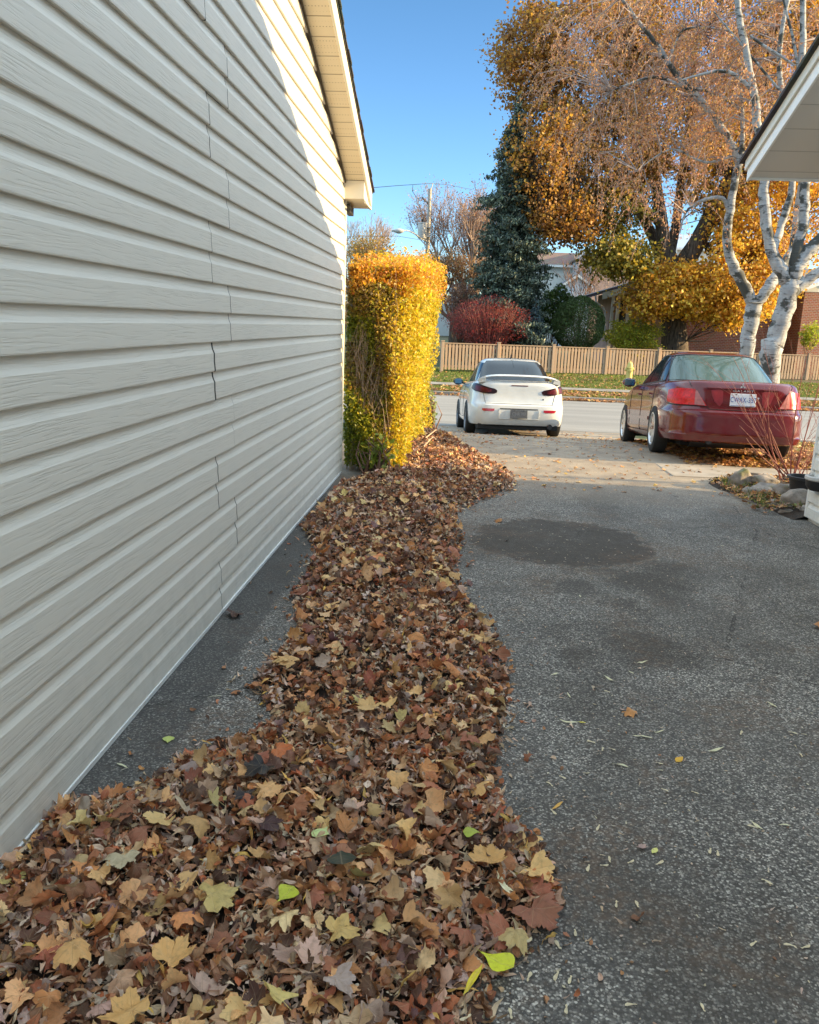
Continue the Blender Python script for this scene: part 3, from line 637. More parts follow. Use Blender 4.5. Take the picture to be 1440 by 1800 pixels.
class Loft:
    """Closed hull from rounded outlines stacked in height: levels are (z, y_rear, y_front, half_width, roundness)."""
    def __init__(s, lv, warp=lambda x, y, z: (x, y, z)):
        s.lv = lv; s.warp = warp; s.zs = [l[0] for l in lv]
    def par(s, z): return [float(np.interp(z, s.zs, [l[i] for l in s.lv])) for i in (1, 2, 3, 4)]
    def outline(s, z, n=48, raw=False):
        yr, yf, w_, e = s.par(z); L = (yf-yr)/2; yc = (yf+yr)/2; pts = []
        for i in range(n+1):      # rear centre -> right side -> front centre
            t = math.pi*i/n
            sx, cy = math.sin(t), math.cos(t)
            q = (abs(sx)**e + abs(cy)**e)**(-1/e)
            pts.append((w_*q*sx, yc - L*q*cy))
        return pts
    def hull(s, zlist=None, n=48):
        zl = zlist or s.zs; V = []; F = []; m_ = 2*n
        for z in zl:
            o = s.outline(z, n); ring = o + [(-x, y) for x, y in o[-2:0:-1]]
            V += [s.warp(x, y, z) for x, y in ring]
        for j in range(len(zl)-1):
            for i in range(m_): F.append((j*m_+i, j*m_+(i+1) % m_, (j+1)*m_+(i+1) % m_, (j+1)*m_+i))
        mb = MB(); mb.add(V, F + [tuple(range(m_))[::-1], tuple((len(zl)-1)*m_+i for i in range(m_))])
        return mb
    def pt(s, a, z, mode, off=0):
        """mode 'x': point on the tail at lateral a; 'y': point on the flank at length |a|, side sign; 'a': outline angle in degrees from the tail"""
        yr, yf, w_, e = s.par(z); L = (yf-yr)/2; yc = (yf+yr)/2
        def S(t, zz):
            yr, yf, w_, e = s.par(zz); L = (yf-yr)/2; yc = (yf+yr)/2; sx, cy = math.sin(t), math.cos(t)
            q = (abs(sx)**e + abs(cy)**e)**(-1/e); return Vector(s.warp(w_*q*sx, yc - L*q*cy, zz))
        if mode == 'x':
            f = min(.9999, abs(a)/w_); yy = L*(1-f**e)**(1/e); t = math.atan2(a/w_, yy/L)
        elif mode == 'yl' or mode == 'yr':
            d = (yc - a)/L; d = max(-.999, min(.999, d)); xx = (1-abs(d)**e)**(1/e); t = math.atan2(xx, d) * (1 if mode == 'yr' else -1)
        else: t = R(a)
        p_ = S(t, z)
        if off:
            u = S(t+.004, z) - S(t-.004, z); v = S(t, z+.006) - S(t, z-.006); nn = u.cross(v).normalized()
            cc = Vector((0, yc, z)); 
            if nn.dot(p_-cc) < 0: nn = -nn
            p_ = p_ + nn*off
        return p_
    def patch(s, prof_, mode, off=.004, n=14, m_=6, thick=.006):
        """prof_: list of (a, zlow, zhigh)"""
        A = [q[0] for q in prof_]; V = []; F = []
        if A[0] > A[-1]: prof_ = prof_[::-1]; A = A[::-1]
        lay = []
        for o_ in (off, off-thick):
            for i in range(n+1):
                a = A[0] + (A[-1]-A[0])*i/n; lo = float(np.interp(a, A, [q[1] for q in prof_])); hi = float(np.interp(a, A, [q[2] for q in prof_]))
                for j in range(m_+1): V.append(s.pt(a, lo + (hi-lo)*j/m_, mode, o_))
        k_ = m_+1; T = (n+1)*k_
        for i in range(n):
            for j in range(m_):
                q = (i*k_+j, (i+1)*k_+j, (i+1)*k_+j+1, i*k_+j+1); F.append(q); F.append(tuple(T+x for x in q[::-1]))
        for i in range(n): F.append((i*k_, T+i*k_, T+(i+1)*k_, (i+1)*k_)); F.append((i*k_+m_, (i+1)*k_+m_, T+(i+1)*k_+m_, T+i*k_+m_))
        for j in range(m_): F.append((j, j+1, T+j+1, T+j)); F.append((n*k_+j, T+n*k_+j, T+n*k_+j+1, n*k_+j+1))
        mb = MB(); mb.add(V, F); return mb
    def strip(s, pts, mode, wd=.004, off=.0015):   # thin dark shut line along (a, z) points
        mb = MB(); Q = []
        for (a0, z0), (a1, z1) in zip(pts[:-1], pts[1:]):
            for i in range(8): Q.append(s.pt(a0+(a1-a0)*i/8, z0+(z1-z0)*i/8, mode, off))
        Q.append(s.pt(pts[-1][0], pts[-1][1], mode, off)); mb.tube(Q, wd, 4); return mb
def cut_arches(o, ws, r_, hw):
    cb = MB()
    for (y, z) in ws:
        for s_ in (-1, 1): cb.lathe([(0, 0), (r_, 0), (r_, .5), (0, .5)], c=(s_*(hw+.12) if s_ < 0 else hw+.12-.5, y, z), n=40, axis='x') if s_ > 0 else cb.lathe([(0, 0), (r_, 0), (r_, .5), (0, .5)], c=(-(hw+.12), y, z), n=40, axis='x')
    me = cb.mesh('cut'); bm = bmesh.new(); bm.from_mesh(me); bmesh.ops.remove_doubles(bm, verts=bm.verts, dist=1e-5); bmesh.ops.recalc_face_normals(bm, faces=bm.faces); bm.to_mesh(me); bm.free()
    me.materials.append(M['under']); co = bpy.data.objects.new('cut', me); C.objects.link(co)
    md = o.modifiers.new('b', 'BOOLEAN'); md.operation = 'DIFFERENCE'; md.object = co; md.solver = 'EXACT'; md.material_mode = 'TRANSFER'
    dg = bpy.context.evaluated_depsgraph_get(); nm = bpy.data.meshes.new_from_object(o.evaluated_get(dg))
    o.modifiers.clear(); o.data = nm; bpy.data.objects.remove(co)
    nm.polygons.foreach_set('use_smooth', [True]*len(nm.polygons)); nm.set_sharp_from_angle(angle=R(32))
def wheel(root, x, y, r_, wd, side, rim_mat, spokes, rimr):
    t = MB(); h = wd/2
    t.lathe([(rimr, -h*.9), (r_-.05, -h), (r_-.012, -h*.86), (r_, -h*.55), (r_, h*.55), (r_-.012, h*.86), (r_-.05, h), (rimr, h*.9), (rimr-.01, h*.5), (rimr-.01, -h*.5), (rimr, -h*.9)], n=40, axis='x')
    wl = t.build('wheel', M['rubber'], root, True, 40); wl.location = (x, y, r_)
    q = MB(); s_ = side
    q.lathe([(rimr+.004, s_*h*.93), (rimr-.012, s_*h*.96), (rimr-.03, s_*h*.70), (rimr-.04, s_*h*.1)], n=40, axis='x')
    ri = q.build('rim', rim_mat, wl, True, 40)
    q = MB(); q.lathe([(0, s_*h*.74), (.05, s_*h*.74), (.06, s_*h*.55), (.06, s_*h*.3), (0, s_*h*.3)], n=24, axis='x')
    for i in range(spokes):
        a = 2*math.pi*i/spokes + .3; ca, sa = math.cos(a), math.sin(a); pa, pb_ = -sa, ca
        def pp(r0, ww, dx): return [(s_*h*dx, r0*ca+pa*ww, r0*sa+pb_*ww), (s_*h*dx, r0*ca-pa*ww, r0*sa-pb_*ww)]
        w0, w1 = .030, .020 if spokes > 6 else .045
        o1 = pp(.04, w0, .74) + pp(rimr-.02, w1, .84)[::-1]; i1 = pp(.04, w0, .45) + pp(rimr-.02, w1, .5)[::-1]
        q.hexa(o1 + i1)
    q.build('spokes', rim_mat, wl, True, 30)
    q = MB(); q.lathe([(0, s_*h*.12), (rimr-.035, s_*h*.12), (rimr-.035, s_*h*.05), (0, s_*h*.05)], n=24, axis='x'); q.build('brake_disc', M['under'], wl)
    return wl
def text_on(txt, size, mat, parent, name, loc_, rx=90, depth=.002, bold=.0, sx=1.0, spacing=1.0):
    me = text_mesh(txt, size, depth, bold, spacing); o = link(name, me, mat, parent); o.location = loc_; o.rotation_euler = (R(rx), 0, 0); o.scale = (sx, 1, 1); return o

def place_car(root, yaw, pitch):
    root.rotation_euler = (R(pitch), 0, R(yaw))

# ---------------------------------------------------------------- white saloon
def white_car():
    root = empty('parked_car', (1.0, 14.75, 0), 'white car with rear spoiler and smoked tail lights, left of the red car', 'car')
    def warp(x, y, z):
        f = max(0, (y-3.1)/1.4); return (x, y, z - (.14*f + .10*f*f)*max(0, (z-.45)/.5))
    B = Loft([(.20, .16, 4.42, .78, 7), (.225, .07, 4.50, .845, 8.7), (.28, .03, 4.53, .868, 8.2), (.36, .012, 4.54, .876, 8.2), (.44, 0, 4.55, .880, 8.2), (.52, 0, 4.55, .880, 8.2), (.575, .008, 4.54, .880, 8.2), (.60, .03, 4.53, .879, 8.2),
              (.62, .055, 4.51, .878, 8.2), (.70, .075, 4.48, .876, 7.8), (.78, .082, 4.44, .868, 7.6), (.86, .082, 4.38, .855, 7.4), (.92, .08, 4.30, .838, 7.2), (.96, .085, 4.22, .815, 7.2), (.985, .10, 4.15, .79, 7.2), (1.005, .13, 4.05, .755, 7.2), (1.018, .20, 3.9, .70, 7.2), (1.022, .35, 3.6, .6, 7.2)], warp)
    b = B.hull().build('body', M['white_paint'], root); cut_arches(b, [(1.0, .335), (3.635, .335)], .378, .88)
    GH = Loft([(.97, .52, 3.62, .745, 4.6), (1.02, .60, 3.48, .735, 4.6), (1.12, .80, 3.20, .700, 4.5), (1.22, 1.00, 2.92, .662, 4.4), (1.32, 1.20, 2.66, .622, 4.3), (1.40, 1.38, 2.46, .585, 4.2), (1.435, 1.50, 2.36, .552, 4), (1.462, 1.64, 2.22, .49, 3.6), (1.482, 1.80, 2.10, .38, 3), (1.490, 1.9, 2.0, .2, 2.4)])
    GH = Loft([(z, yr-(.0 if z < 1.43 else .0), yf, w_, e) for z, yr, yf, w_, e in GH.lv])
    g = GH.hull().build('roof', M['white_paint'], root, True, 40)
    GH.patch([(-.66, 1.035, 1.06), (-.64, 1.03, 1.16), (-.52, 1.03, 1.405), (0, 1.03, 1.425), (.52, 1.03, 1.405), (.64, 1.03, 1.16), (.66, 1.035, 1.06)], 'x', .006, 24, 8).build('rear_window', M['glass_tint'], root, True)
    for sd_, md_ in ((-1, 'yl'), (1, 'yr')):
        GH.patch([(1.02, 1.02, 1.04), (1.40, 1.0, 1.36), (1.98, .985, 1.405)], md_, .005, 14, 8).build('side_window', M['glass_tint'], root, True)
        GH.patch([(2.04, .985, 1.405), (2.3, .985, 1.39), (3.0, .985, 1.04)], md_, .005, 14, 8).build('side_window', M['glass_tint'], root, True)
        GH.patch([(.95, .972, .985), (3.2, .972, .985)], md_, .007, 14, 2).build('window_trim', M['black_plastic'], root)
        B.strip([(1.95, .30), (1.93, .6), (1.98, .95)], md_).build('door_seam', M['dark'], root)
        B.strip([(3.02, .30), (3.06, .93)], md_).build('door_seam', M['dark'], root)
        B.patch([(1.40, .24, .31), (3.25, .24, .31)], md_, .012, 10, 3).build('side_skirt', M['white_paint'], root, True)
        for yy in (1.62, 2.72): B.patch([(yy, .80, .825), (yy+.17, .80, .825)], md_, .03, 4, 2, .03).build('door_handle', M['white_paint'], root, True)
        k = MB(); V = []
        c0 = Vector((sd_*.80, 3.05, .98))
        for i in range(9):
            t = i/8; rr_ = .075*math.sin(math.pi*min(.98, max(.06, t)))**.45
            for j in range(14):
                th = 2*math.pi*j/14; V.append(c0 + Vector((sd_*(.04+.20*t), -.02-.05*math.sin(math.pi*t) + .055*math.cos(th)*(rr_/.075), rr_*math.sin(th)+.03)))
        k.add(V, [(i*14+j, i*14+(j+1) % 14, (i+1)*14+(j+1) % 14, (i+1)*14+j) for i in range(8) for j in range(14)] + [tuple(range(14)), tuple(8*14+j for j in range(14))])
        k.hexa([c0+Vector((-sd_*.06, -.02, -.03)), c0+Vector((sd_*.08, -.02, -.01)), c0+Vector((sd_*.08, .03, -.01)), c0+Vector((-sd_*.06, .03, -.03)), c0+Vector((-sd_*.06, -.02, .0)), c0+Vector((sd_*.08, -.02, .03)), c0+Vector((sd_*.08, .03, .03)), c0+Vector((-sd_*.06, .03, .0))])
        mr = k.build('mirror', M['black_plastic'], root, True, 50)
        k = MB(); k.hexa([c0+Vector((sd_*.07, -.128, -.02)), c0+Vector((sd_*.21, -.126, -.015)), c0+Vector((sd_*.21, -.10, -.015)), c0+Vector((sd_*.07, -.10, -.02)), c0+Vector((sd_*.07, -.128, .08)), c0+Vector((sd_*.20, -.126, .085)), c0+Vector((sd_*.20, -.10, .085)), c0+Vector((sd_*.07, -.10, .08))])
        k.build('mirror_glass', M['mirror'], mr, bevel=.008)
        # angular tail light wrapping the corner
        s_ = sd_
        def xa(x, z):  # outline angle of lateral x
            yr, yf, w_, e = B.par(z); L = (yf-yr)/2; f = min(.999, abs(x)/w_); return math.degrees(math.atan2(f, (1-f**e)**(1/e)))
        pr = [(38, .815, .822), (40, .795, .862), (44, .80, .915), (48, .82, .945), (58, .845, .955), (66, .86, .955), (70, .90, .945)]
        in_x = [(.40, .80, .835), (.44, .775, .862), (.55, .772, .885), (.66, .785, .915), (.72, .80, .935)]
        pa = [(xa(x, .85), lo, hi) for x, lo, hi in in_x] + [(44.5, .812, .948), (47.5, .84, .952), (50, .87, .945)]
        pa = [(s_*a, lo, hi) for a, lo, hi in pa]; pa.sort()
        tl = B.patch(pa, 'a', .010, 26, 6, .02).build('tail_light', M['smoked'], root, True, 40)
        i1, i2 = xa(.50, .85), xa(.78, .85)
        pb_ = sorted([(s_*i1, .80, .85), (s_*(i1+i2)/2, .80, .885), (s_*i2, .825, .92)])
        B.patch(pb_, 'a', .0125, 14, 4, .006).build('inner_lens', M['smoked_red'], tl, True)
        B.patch([(s_*.44, .475, .51), (s_*.47, .462, .512), (s_*.635, .465, .512), (s_*.66, .49, .508)], 'x', .005, 10, 3).build('bumper_reflector', M['redrefl'], root, True)
        B.strip([(s_*.60, .60), (s_*.645, .78)], 'x').build('boot_seam', M['dark'], root)
    B.strip([(-.60, .603), (.60, .603)], 'x', .005).build('boot_seam', M['dark'], root)
    # plate recess in the bumper
    pl = B.patch([(-.37, .49, .515), (-.33, .345, .525), (.33, .345, .525), (.37, .49, .515)], 'x', -.012, 16, 6, .02)
    B.patch([(-.34, .508, .524), (.34, .508, .524)], 'x', .006, 12, 2, .02).build('plate_lip', M['black_plastic'], root)
    B.patch([(-.36, .335, .347), (.36, .335, .347)], 'x', .012, 12, 2, .02).build('bumper_ledge', M['white_paint'], root)
    for s_ in (-1, 1): B.patch(sorted([(s_*.35, .36, .50), (s_*.362, .36, .50)]), 'x', .010, 2, 6, .014).build('recess_edge', M['white_paint'], root)
    k = MB(); k.box(-.152, .152, -.020, -.006, .352, .503); pt_ = k.build('number_plate', M['plate_grey'], root, bevel=.004)
    text_on('CJHR 707', .082, M['plate_dim'], pt_, 'plate_text', (0, -.0215, .425), sx=.72, depth=.001, bold=.001)
    for s_ in (-.08, .08): k = MB(); k.lathe([(0, -.006), (.007, -.006), (.007, 0), (0, 0)], c=(s_, -.0205, .488), n=8, axis='y'); k.build('screw', M['dark'], pt_)
    # boot lid lip, high stop lamp, lock
    B.patch([(-.15, .923, .938), (.15, .923, .938)], 'x', .006, 8, 2).build('high_stop_lamp', M['smoked_red'], root)
    k = MB(); k.lathe([(0, -.004), (.014, -.004), (.014, 0), (0, 0)], c=(.43, .072, .70), n=14, axis='y'); k.build('boot_lock', M['black_plastic'], root)
    # spoiler: a wing on two feet curving down to the boot edges
    V = []; n_ = 26
    for i in range(n_+1):
        t = -1 + 2*i/n_; x = t*.725; drop = abs(t)**6*.075; yb = .03 + .10*abs(t)**3
        zc = 1.098 - .012*t*t - drop
        sec = [(0, .0), (.02, .020), (.10, .030), (.20, .018), (.235, .0), (.20, -.012), (.10, -.012), (.02, -.012)]
        V += [(x, yb + dy_, zc + dz_) for dy_, dz_ in sec]
    m_ = 8; F = [(i*m_+j, i*m_+(j+1) % m_, (i+1)*m_+(j+1) % m_, (i+1)*m_+j) for i in range(n_) for j in range(m_)] + [tuple(range(m_)), tuple(n_*m_+j for j in range(m_))]
    k = MB(); k.add(V, F)
    for s_ in (-1, 1): k.hexa([(s_*.60, .12, .985), (s_*.735, .14, .96), (s_*.735, .36, .96), (s_*.60, .34, .985), (s_*.62, .10, 1.09), (s_*.725, .12, 1.04), (s_*.725, .34, 1.04), (s_*.62, .30, 1.09)])
    k.build('spoiler', M['white_paint'], root, True, 45)
    # bumper underside, exhaust, underbody
    k = MB(); k.box(-.72, .72, .10, 4.2, .15, .235); k.build('underbody', M['under'], root)
    B.patch([(-.62, .195, .228), (.62, .195, .228)], 'x', .006, 12, 2).build('lower_valance', M['black_plastic'], root)
    k = MB(); k.tube([(.57, .02, .215), (.57, .40, .22)], .045, 16); k.tube([(.57, .018, .215), (.57, .40, .22)], .036, 16); k.build('exhaust', M['black_plastic'], root, True)
    k = MB(); k.tube([(0, 1.72, 1.475), (0, 1.66, 1.56)], [.012, .004], 6); k.lathe([(0, 0), (.03, 0), (.02, .025), (0, .03)], c=(0, 1.72, 1.462), n=12); k.build('antenna', M['black_plastic'], root)
    k = MB(); k.tube([GH.pt(0, 1.43, 'x', .008), GH.pt(0, 1.34, 'x', .010), GH.pt(0, 1.27, 'x', .009)], .003, 4); k.build('window_wire', M['black_plastic'], root)
    for y in (1.0, 3.635):
        for s_ in (-1, 1): wheel(root, s_*.798, y, .325, .205, s_, M['alloy_dark'], 5, .225)
    return root
wc = white_car(); wc.location = (1.02, 14.75, zt(15.75)-.01 + 1.0*math.tan(R(4.6))); place_car(wc, 3.6, -4.6)

# ---------------------------------------------------------------- dark red saloon
def red_car():
    root = empty('parked_car', (3.5, 10.0, 0), 'dark red older car at right with plate CWAX-357', 'car')
    def warp(x, y, z):
        f = max(0, (y-3.2)/1.5); return (x, y, z - (.12*f + .10*f*f)*max(0, (z-.45)/.5))
    B = Loft([(.20, .12, 4.62, .775, 7), (.22, .055, 4.68, .825, 8.4), (.27, .03, 4.70, .850, 8.0), (.295, .022, 4.71, .858, 8.0), (.31, .0, 4.72, .868, 6.6), (.345, -.004, 4.72, .870, 6.6), (.40, .004, 4.72, .870, 6.6), (.50, .0, 4.72, .870, 6.6), (.555, .002, 4.72, .870, 6.6),
              (.585, .02, 4.71, .868, 6.6), (.60, .05, 4.69, .866, 6.2), (.66, .075, 4.66, .864, 6.0), (.72, .085, 4.62, .862, 6.0), (.80, .10, 4.55, .856, 5.6), (.86, .115, 4.48, .846, 5.6), (.91, .135, 4.40, .826, 5.6), (.935, .155, 4.34, .800, 5.6), (.952, .20, 4.25, .76, 5.6), (.962, .30, 4.1, .70, 5.6), (.966, .5, 3.9, .60, 5.6)], warp)
    b = B.hull().build('body', M['red_paint'], root); cut_arches(b, [(1.10, .33), (3.735, .33)], .375, .87)
    GH = Loft([(.92, .74, 3.72, .755, 4.6), (.97, .84, 3.56, .742, 4.6), (1.05, 1.00, 3.32, .712, 4.5), (1.14, 1.17, 3.06, .672, 4.4), (1.23, 1.34, 2.82, .632, 4.3), (1.31, 1.50, 2.64, .592, 4.2), (1.355, 1.62, 2.52, .556, 4), (1.385, 1.76, 2.40, .50, 3.6), (1.405, 1.92, 2.26, .39, 3), (1.412, 2.02, 2.16, .2, 2.4)])
    # cabin shell with real window openings: pillars and roof as strips, glass in between
    gm = MB(); zl = [.92, .945, .97, 1.0, 1.04, 1.08, 1.12, 1.16, 1.20, 1.24, 1.275, 1.30, 1.33, 1.355, 1.385, 1.405, 1.412]; nn_ = 96
    V = []
    for z in zl:
        o = GH.outline(z, nn_); V += [(x, y, z) for x, y in (o + [(-x, y) for x, y in o[-2:0:-1]])]
    m_ = 2*nn_; F = []
    def is_glass(x, y, z):
        if z < .968 or z > 1.325: return False
        yr, yf, w_, e = GH.par(z); L = (yf-yr)/2; yc = (yf+yr)/2
        if y < yr + .16 and abs(x) < w_*.905: return True
        return False
    for j in range(len(zl)-1):
        for i in range(m_):
            q = (j*m_+i, j*m_+(i+1) % m_, (j+1)*m_+(i+1) % m_, (j+1)*m_+i)
            c_ = [sum(V[t][k_] for t in q)/4 for k_ in range(3)]
            if not is_glass(*c_): F.append(q)
    F.append(tuple((len(zl)-1)*m_+i for i in range(m_))); gm.add(V, F)
    g = gm.build('roof', M['red_paint'], root, True, 40); sol = g.modifiers.new('s', 'SOLIDIFY'); sol.thickness = .03; sol.offset = -1
    GH.patch([(-.685, .965, .99), (-.665, .96, 1.07), (-.555, .96, 1.318), (-.3, .96, 1.336), (0, .96, 1.34), (.3, .96, 1.336), (.555, .96, 1.318), (.665, .96, 1.07), (.685, .965, .99)], 'x', .004, 26, 8, .005).build('rear_window', M['glass_clear'], root, True)
    for zz in (.958,): GH.strip([(-.70, .972), (0, .962), (.70, .972)], 'x', .009, .004).build('window_seal', M['black_plastic'], root)
    GH.strip([(-.695, .97), (-.57, 1.32), (-.4, 1.338), (.4, 1.338), (.57, 1.32), (.695, .97)], 'x', .008, .005).build('window_seal', M['black_plastic'], root)
    for sd_, md_ in ((-1, 'yl'), (1, 'yr')):
        GH.patch([(1.32, .975, 1.04), (1.55, .965, 1.24), (1.66, .962, 1.30)], md_, .005, 8, 8).build('side_window', M['glass_tint'], root, True)
        GH.patch([(1.70, .962, 1.305), (1.9, .96, 1.33), (2.28, .955, 1.33)], md_, .005, 14, 8).build('side_window', M['glass_tint'], root, True)
        GH.patch([(2.34, .955, 1.33), (2.5, .955, 1.32), (3.22, .95, 1.02)], md_, .005, 14, 8).build('side_window', M['glass_tint'], root, True)
        GH.strip([(1.28, .97), (1.42, 1.12), (1.66, 1.315), (2.0, 1.342), (2.52, 1.325), (3.2, 1.04)], md_, .008, .006).build('window_trim', M['black_plastic'], root)
        GH.strip([(1.28, .962), (3.25, .942)], md_, .009, .006).build('window_trim', M['black_plastic'], root)
        B.strip([(2.22, .27), (2.20, .6), (2.27, .93)], md_).build('door_seam', M['dark'], root)
        B.strip([(1.46, .42), (1.32, .62), (1.30, .93)], md_).build('door_seam', M['dark'], root)
        B.strip([(3.2, .27), (3.24, .92)], md_).build('door_seam', M['dark'], root)
        B.patch([(1.49, .205, .275), (3.36, .205, .275)], md_, .014, 10, 3).build('side_skirt', M['red_paint'], root, True)
        B.patch([(1.52, .43, .475), (3.3, .43, .475)], md_, .010, 12, 3, .012).build('side_moulding', M['red_paint'], root, True)
        for yy in (1.52, 2.42): B.patch([(yy, .775, .80), (yy+.17, .775, .80)], md_, .028, 4, 2, .03).build('door_handle', M['red_paint'], root, True)
        c0 = Vector((sd_*.80, 3.10, .94)); k = MB(); V = []
        for i in range(9):
            t = i/8; rr_ = .072*math.sin(math.pi*min(.98, max(.06, t)))**.45
            for j in range(14):
                th = 2*math.pi*j/14; V.append(c0 + Vector((sd_*(.04+.20*t), -.02-.04*math.sin(math.pi*t) + .05*math.cos(th)*(rr_/.072), rr_*math.sin(th)+.03)))
        k.add(V, [(i*14+j, i*14+(j+1) % 14, (i+1)*14+(j+1) % 14, (i+1)*14+j) for i in range(8) for j in range(14)] + [tuple(range(14)), tuple(8*14+j for j in range(14))])
        mr = k.build('mirror', M['red_paint'], root, True, 50)
        k = MB(); k.hexa([c0+Vector((sd_*.06, -.112, -.025)), c0+Vector((sd_*.22, -.110, -.015)), c0+Vector((sd_*.22, -.09, -.015)), c0+Vector((sd_*.06, -.09, -.025)), c0+Vector((sd_*.06, -.112, .08)), c0+Vector((sd_*.21, -.110, .085)), c0+Vector((sd_*.21, -.09, .085)), c0+Vector((sd_*.06, -.09, .08))])
        k.build('mirror_glass', M['mirror'], mr, bevel=.008)
        s_ = sd_
        def xa(x, z):
            yr, yf, w_, e = B.par(z); f = min(.999, abs(x)/w_); return math.degrees(math.atan2(f, (1-f**e)**(1/e)))
        # big tail light, inner end slanted, wrapping onto the flank
        r0, r1, r2 = xa(.575, .72), xa(.43, .72), xa(.40, .72)
        full = sorted([(s_*r1, .640, .648), (s_*xa(.47, .72), .642, .71), (s_*r0, .646, .842), (s_*xa(.70, .75), .65, .850), (s_*44.5, .655, .848), (s_*47, .67, .84), (s_*49.5, .69, .83)])
        tl = B.patch(full, 'a', .012, 30, 8, .02).build('tail_light', M['redlens'], root, True, 40)
        B.patch(sorted([(s_*xa(.445, .72), .645, .655), (s_*xa(.475, .72), .646, .705), (s_*xa(.545, .72), .65, .82), (s_*xa(.565, .72), .65, .832)]), 'a', .0155, 12, 6, .006).build('clear_lens', M['clearlens'], tl, True)
        B.strip([(s_*xa(.42, .72), .637), (s_*44, .645), (s_*49, .66)], 'a', .006, .004).build('lamp_seam', M['dark'], root)
        B.strip([(s_*.60, .875), (s_*.615, .90), (s_*.62, .935)], 'x', .004).build('boot_seam', M['dark'], root)
        B.patch(sorted([(s_*.235, .70, .83), (s_*.27, .64, .85), (s_*.335, .70, .845), (s_*.375, .80, .84)]), 'x', .004, 10, 5, .006).build('boot_panel', plain('faded_red_lens_panel', (.22, .012, .018), .35, .2, 20), root, True)
    B.strip([(-.42, .635), (-.40, .607), (.40, .607), (.42, .635)], 'x', .005).build('boot_seam', M['dark'], root)
    B.patch([(-.43, .856, .872), (.43, .856, .872)], 'x', .012, 12, 2, .012).build('boot_lip', M['red_paint'], root, True)
    k = MB(); k.box(-.153, .153, .058, .078, .655, .809); pt_ = k.build('number_plate', M['plate_white'], root, bevel=.004)
    text_on('CWAX-357', .088, M['plate_blue'], pt_, 'plate_text', (0, .0565, .731), sx=.66, depth=.001, bold=.0, spacing=1.1)
    k = MB(); k.box(-.145, .145, .0565, .0578, .663, .667); k.build('plate_border', M['plate_blue'], pt_)
    for sx_, zz in ((-.09, .797), (.09, .797)): k = MB(); k.lathe([(0, -.006), (.008, -.006), (.008, 0), (0, 0)], c=(sx_, .0575, zz), n=8, axis='y'); k.build('screw', M['dark'], pt_)
    # three lozenge badge, drawn by its outline
    k = MB(); y0 = .128
    def loz(cx_, cz, ax, az):   # rhombus with long axis (ax, az)
        L_ = .021; W_ = .0115; px_, pz_ = -az, ax
        q = [(cx_+ax*L_, cz+az*L_), (cx_+px_*W_, cz+pz_*W_), (cx_-ax*L_, cz-az*L_), (cx_-px_*W_, cz-pz_*W_)]
        k.prism([(x_, 0, z_) for x_, z_ in q], (0, y0-.010, 0), (0, y0+.01, 0))
    c1 = .900
    for ang in (90, 210, 330): loz(.021*math.cos(R(ang)), c1+.021*math.sin(R(ang)), math.cos(R(ang)), math.sin(R(ang)))
    k.build('badge', M['chrome'], root)
    text_on('GALANT', .036, M['chrome'], root, 'boot_lettering', (0, .080, .838), sx=1.5, depth=.002, bold=.0, spacing=1.25)
    k = MB(); k.lathe([(0, -.004), (.012, -.004), (.012, 0), (0, 0)], c=(.185, .085, .76), n=12, axis='y'); k.build('boot_lock', M['chrome'], root)
    k = MB(); k.box(-.60, .60, .55, 4.3, .14, .22); k.build('underbody', M['under'], root)
    k = MB(); k.tube([(-.36, .06, .215), (-.36, .5, .22)], .035, 14); k.tube([(-.5, .55, .21), (.2, .55, .21)], .09, 12); k.build('exhaust', M['black_plastic'], root, True)
    # seats and shelf that show through the clear rear glass
    k = MB(); k.box(-.62, .62, .95, 1.5, .93, .95); k.build('parcel_shelf', M['under'], root)
    for s_ in (-1, 1): k = MB(); k.box(s_*.36-.13, s_*.36+.13, 1.55, 1.64, .96, 1.12); k.build('headrest', M['seat'], root, bevel=.03)
    k = MB(); k.box(-.60, .60, 1.52, 1.62, .7, 1.0); k.build('rear_seat', M['seat'], root, bevel=.03)
    for s_ in (-1, 1): k = MB(); k.box(s_*.36-.22, s_*.36+.22, 2.3, 2.40, .6, 1.08); k.box(s_*.36-.12, s_*.36+.12, 2.32, 2.40, 1.09, 1.24); k.build('front_seat', M['seat'], root, bevel=.03)
    for y in (1.10, 3.735):
        for s_ in (-1, 1): wheel(root, s_*.790, y, .315, .20, s_, M['alloy'], 9, .218)
    return root
rc = red_car(); rc.scale = (1, 1, 1.022); rc.location = (3.45, 10.30, zt(11.4)-.01 + 1.1*math.tan(R(5.0))); place_car(rc, -2.5, -5.0)
# ================================================================ plants
def mat_leaf(name, tr=.35, rough=.55):
    n = N(name); c = n.attr(); col = n.mix(n.rng(n.noise(n.pos, 40, 3), .35, .7), c, n.mix(.35, c, (.05, .03, .01)))
    n.done(col, rough); n.translucent(c, tr); return n.m
M['leaf'] = mat_leaf('tree_leaf', .40)
M['hedgeleaf'] = mat_leaf('hedge_leaf', .45, .4)
M['needle'] = mat_leaf('needle', .12, .6)
M['twig'] = plain('brown_twig', (.20, .11, .07), .8, .2, 6)
M['grey_twig'] = plain('grey_brown_twig', (.36, .27, .23), .8, .2, 6)
M['redtwig'] = plain('red_dogwood_twig', (.30, .09, .07), .6, .25, 8)
M['hedge_stem'] = plain('pale_hedge_stem', (.42, .30, .20), .8, .25, 12)
def _bark():
    n = N('dark_maple_bark'); p = n.map(n.pos, (6, 6, 1.2)); f = n.noise(p, 2.5, 5, .6)
    n.bump(f, .05, .9); return n.done(n.mix(n.rng(f, .35, .65), (.035, .025, .018), (.15, .115, .085)), .95)
M['bark'] = _bark()
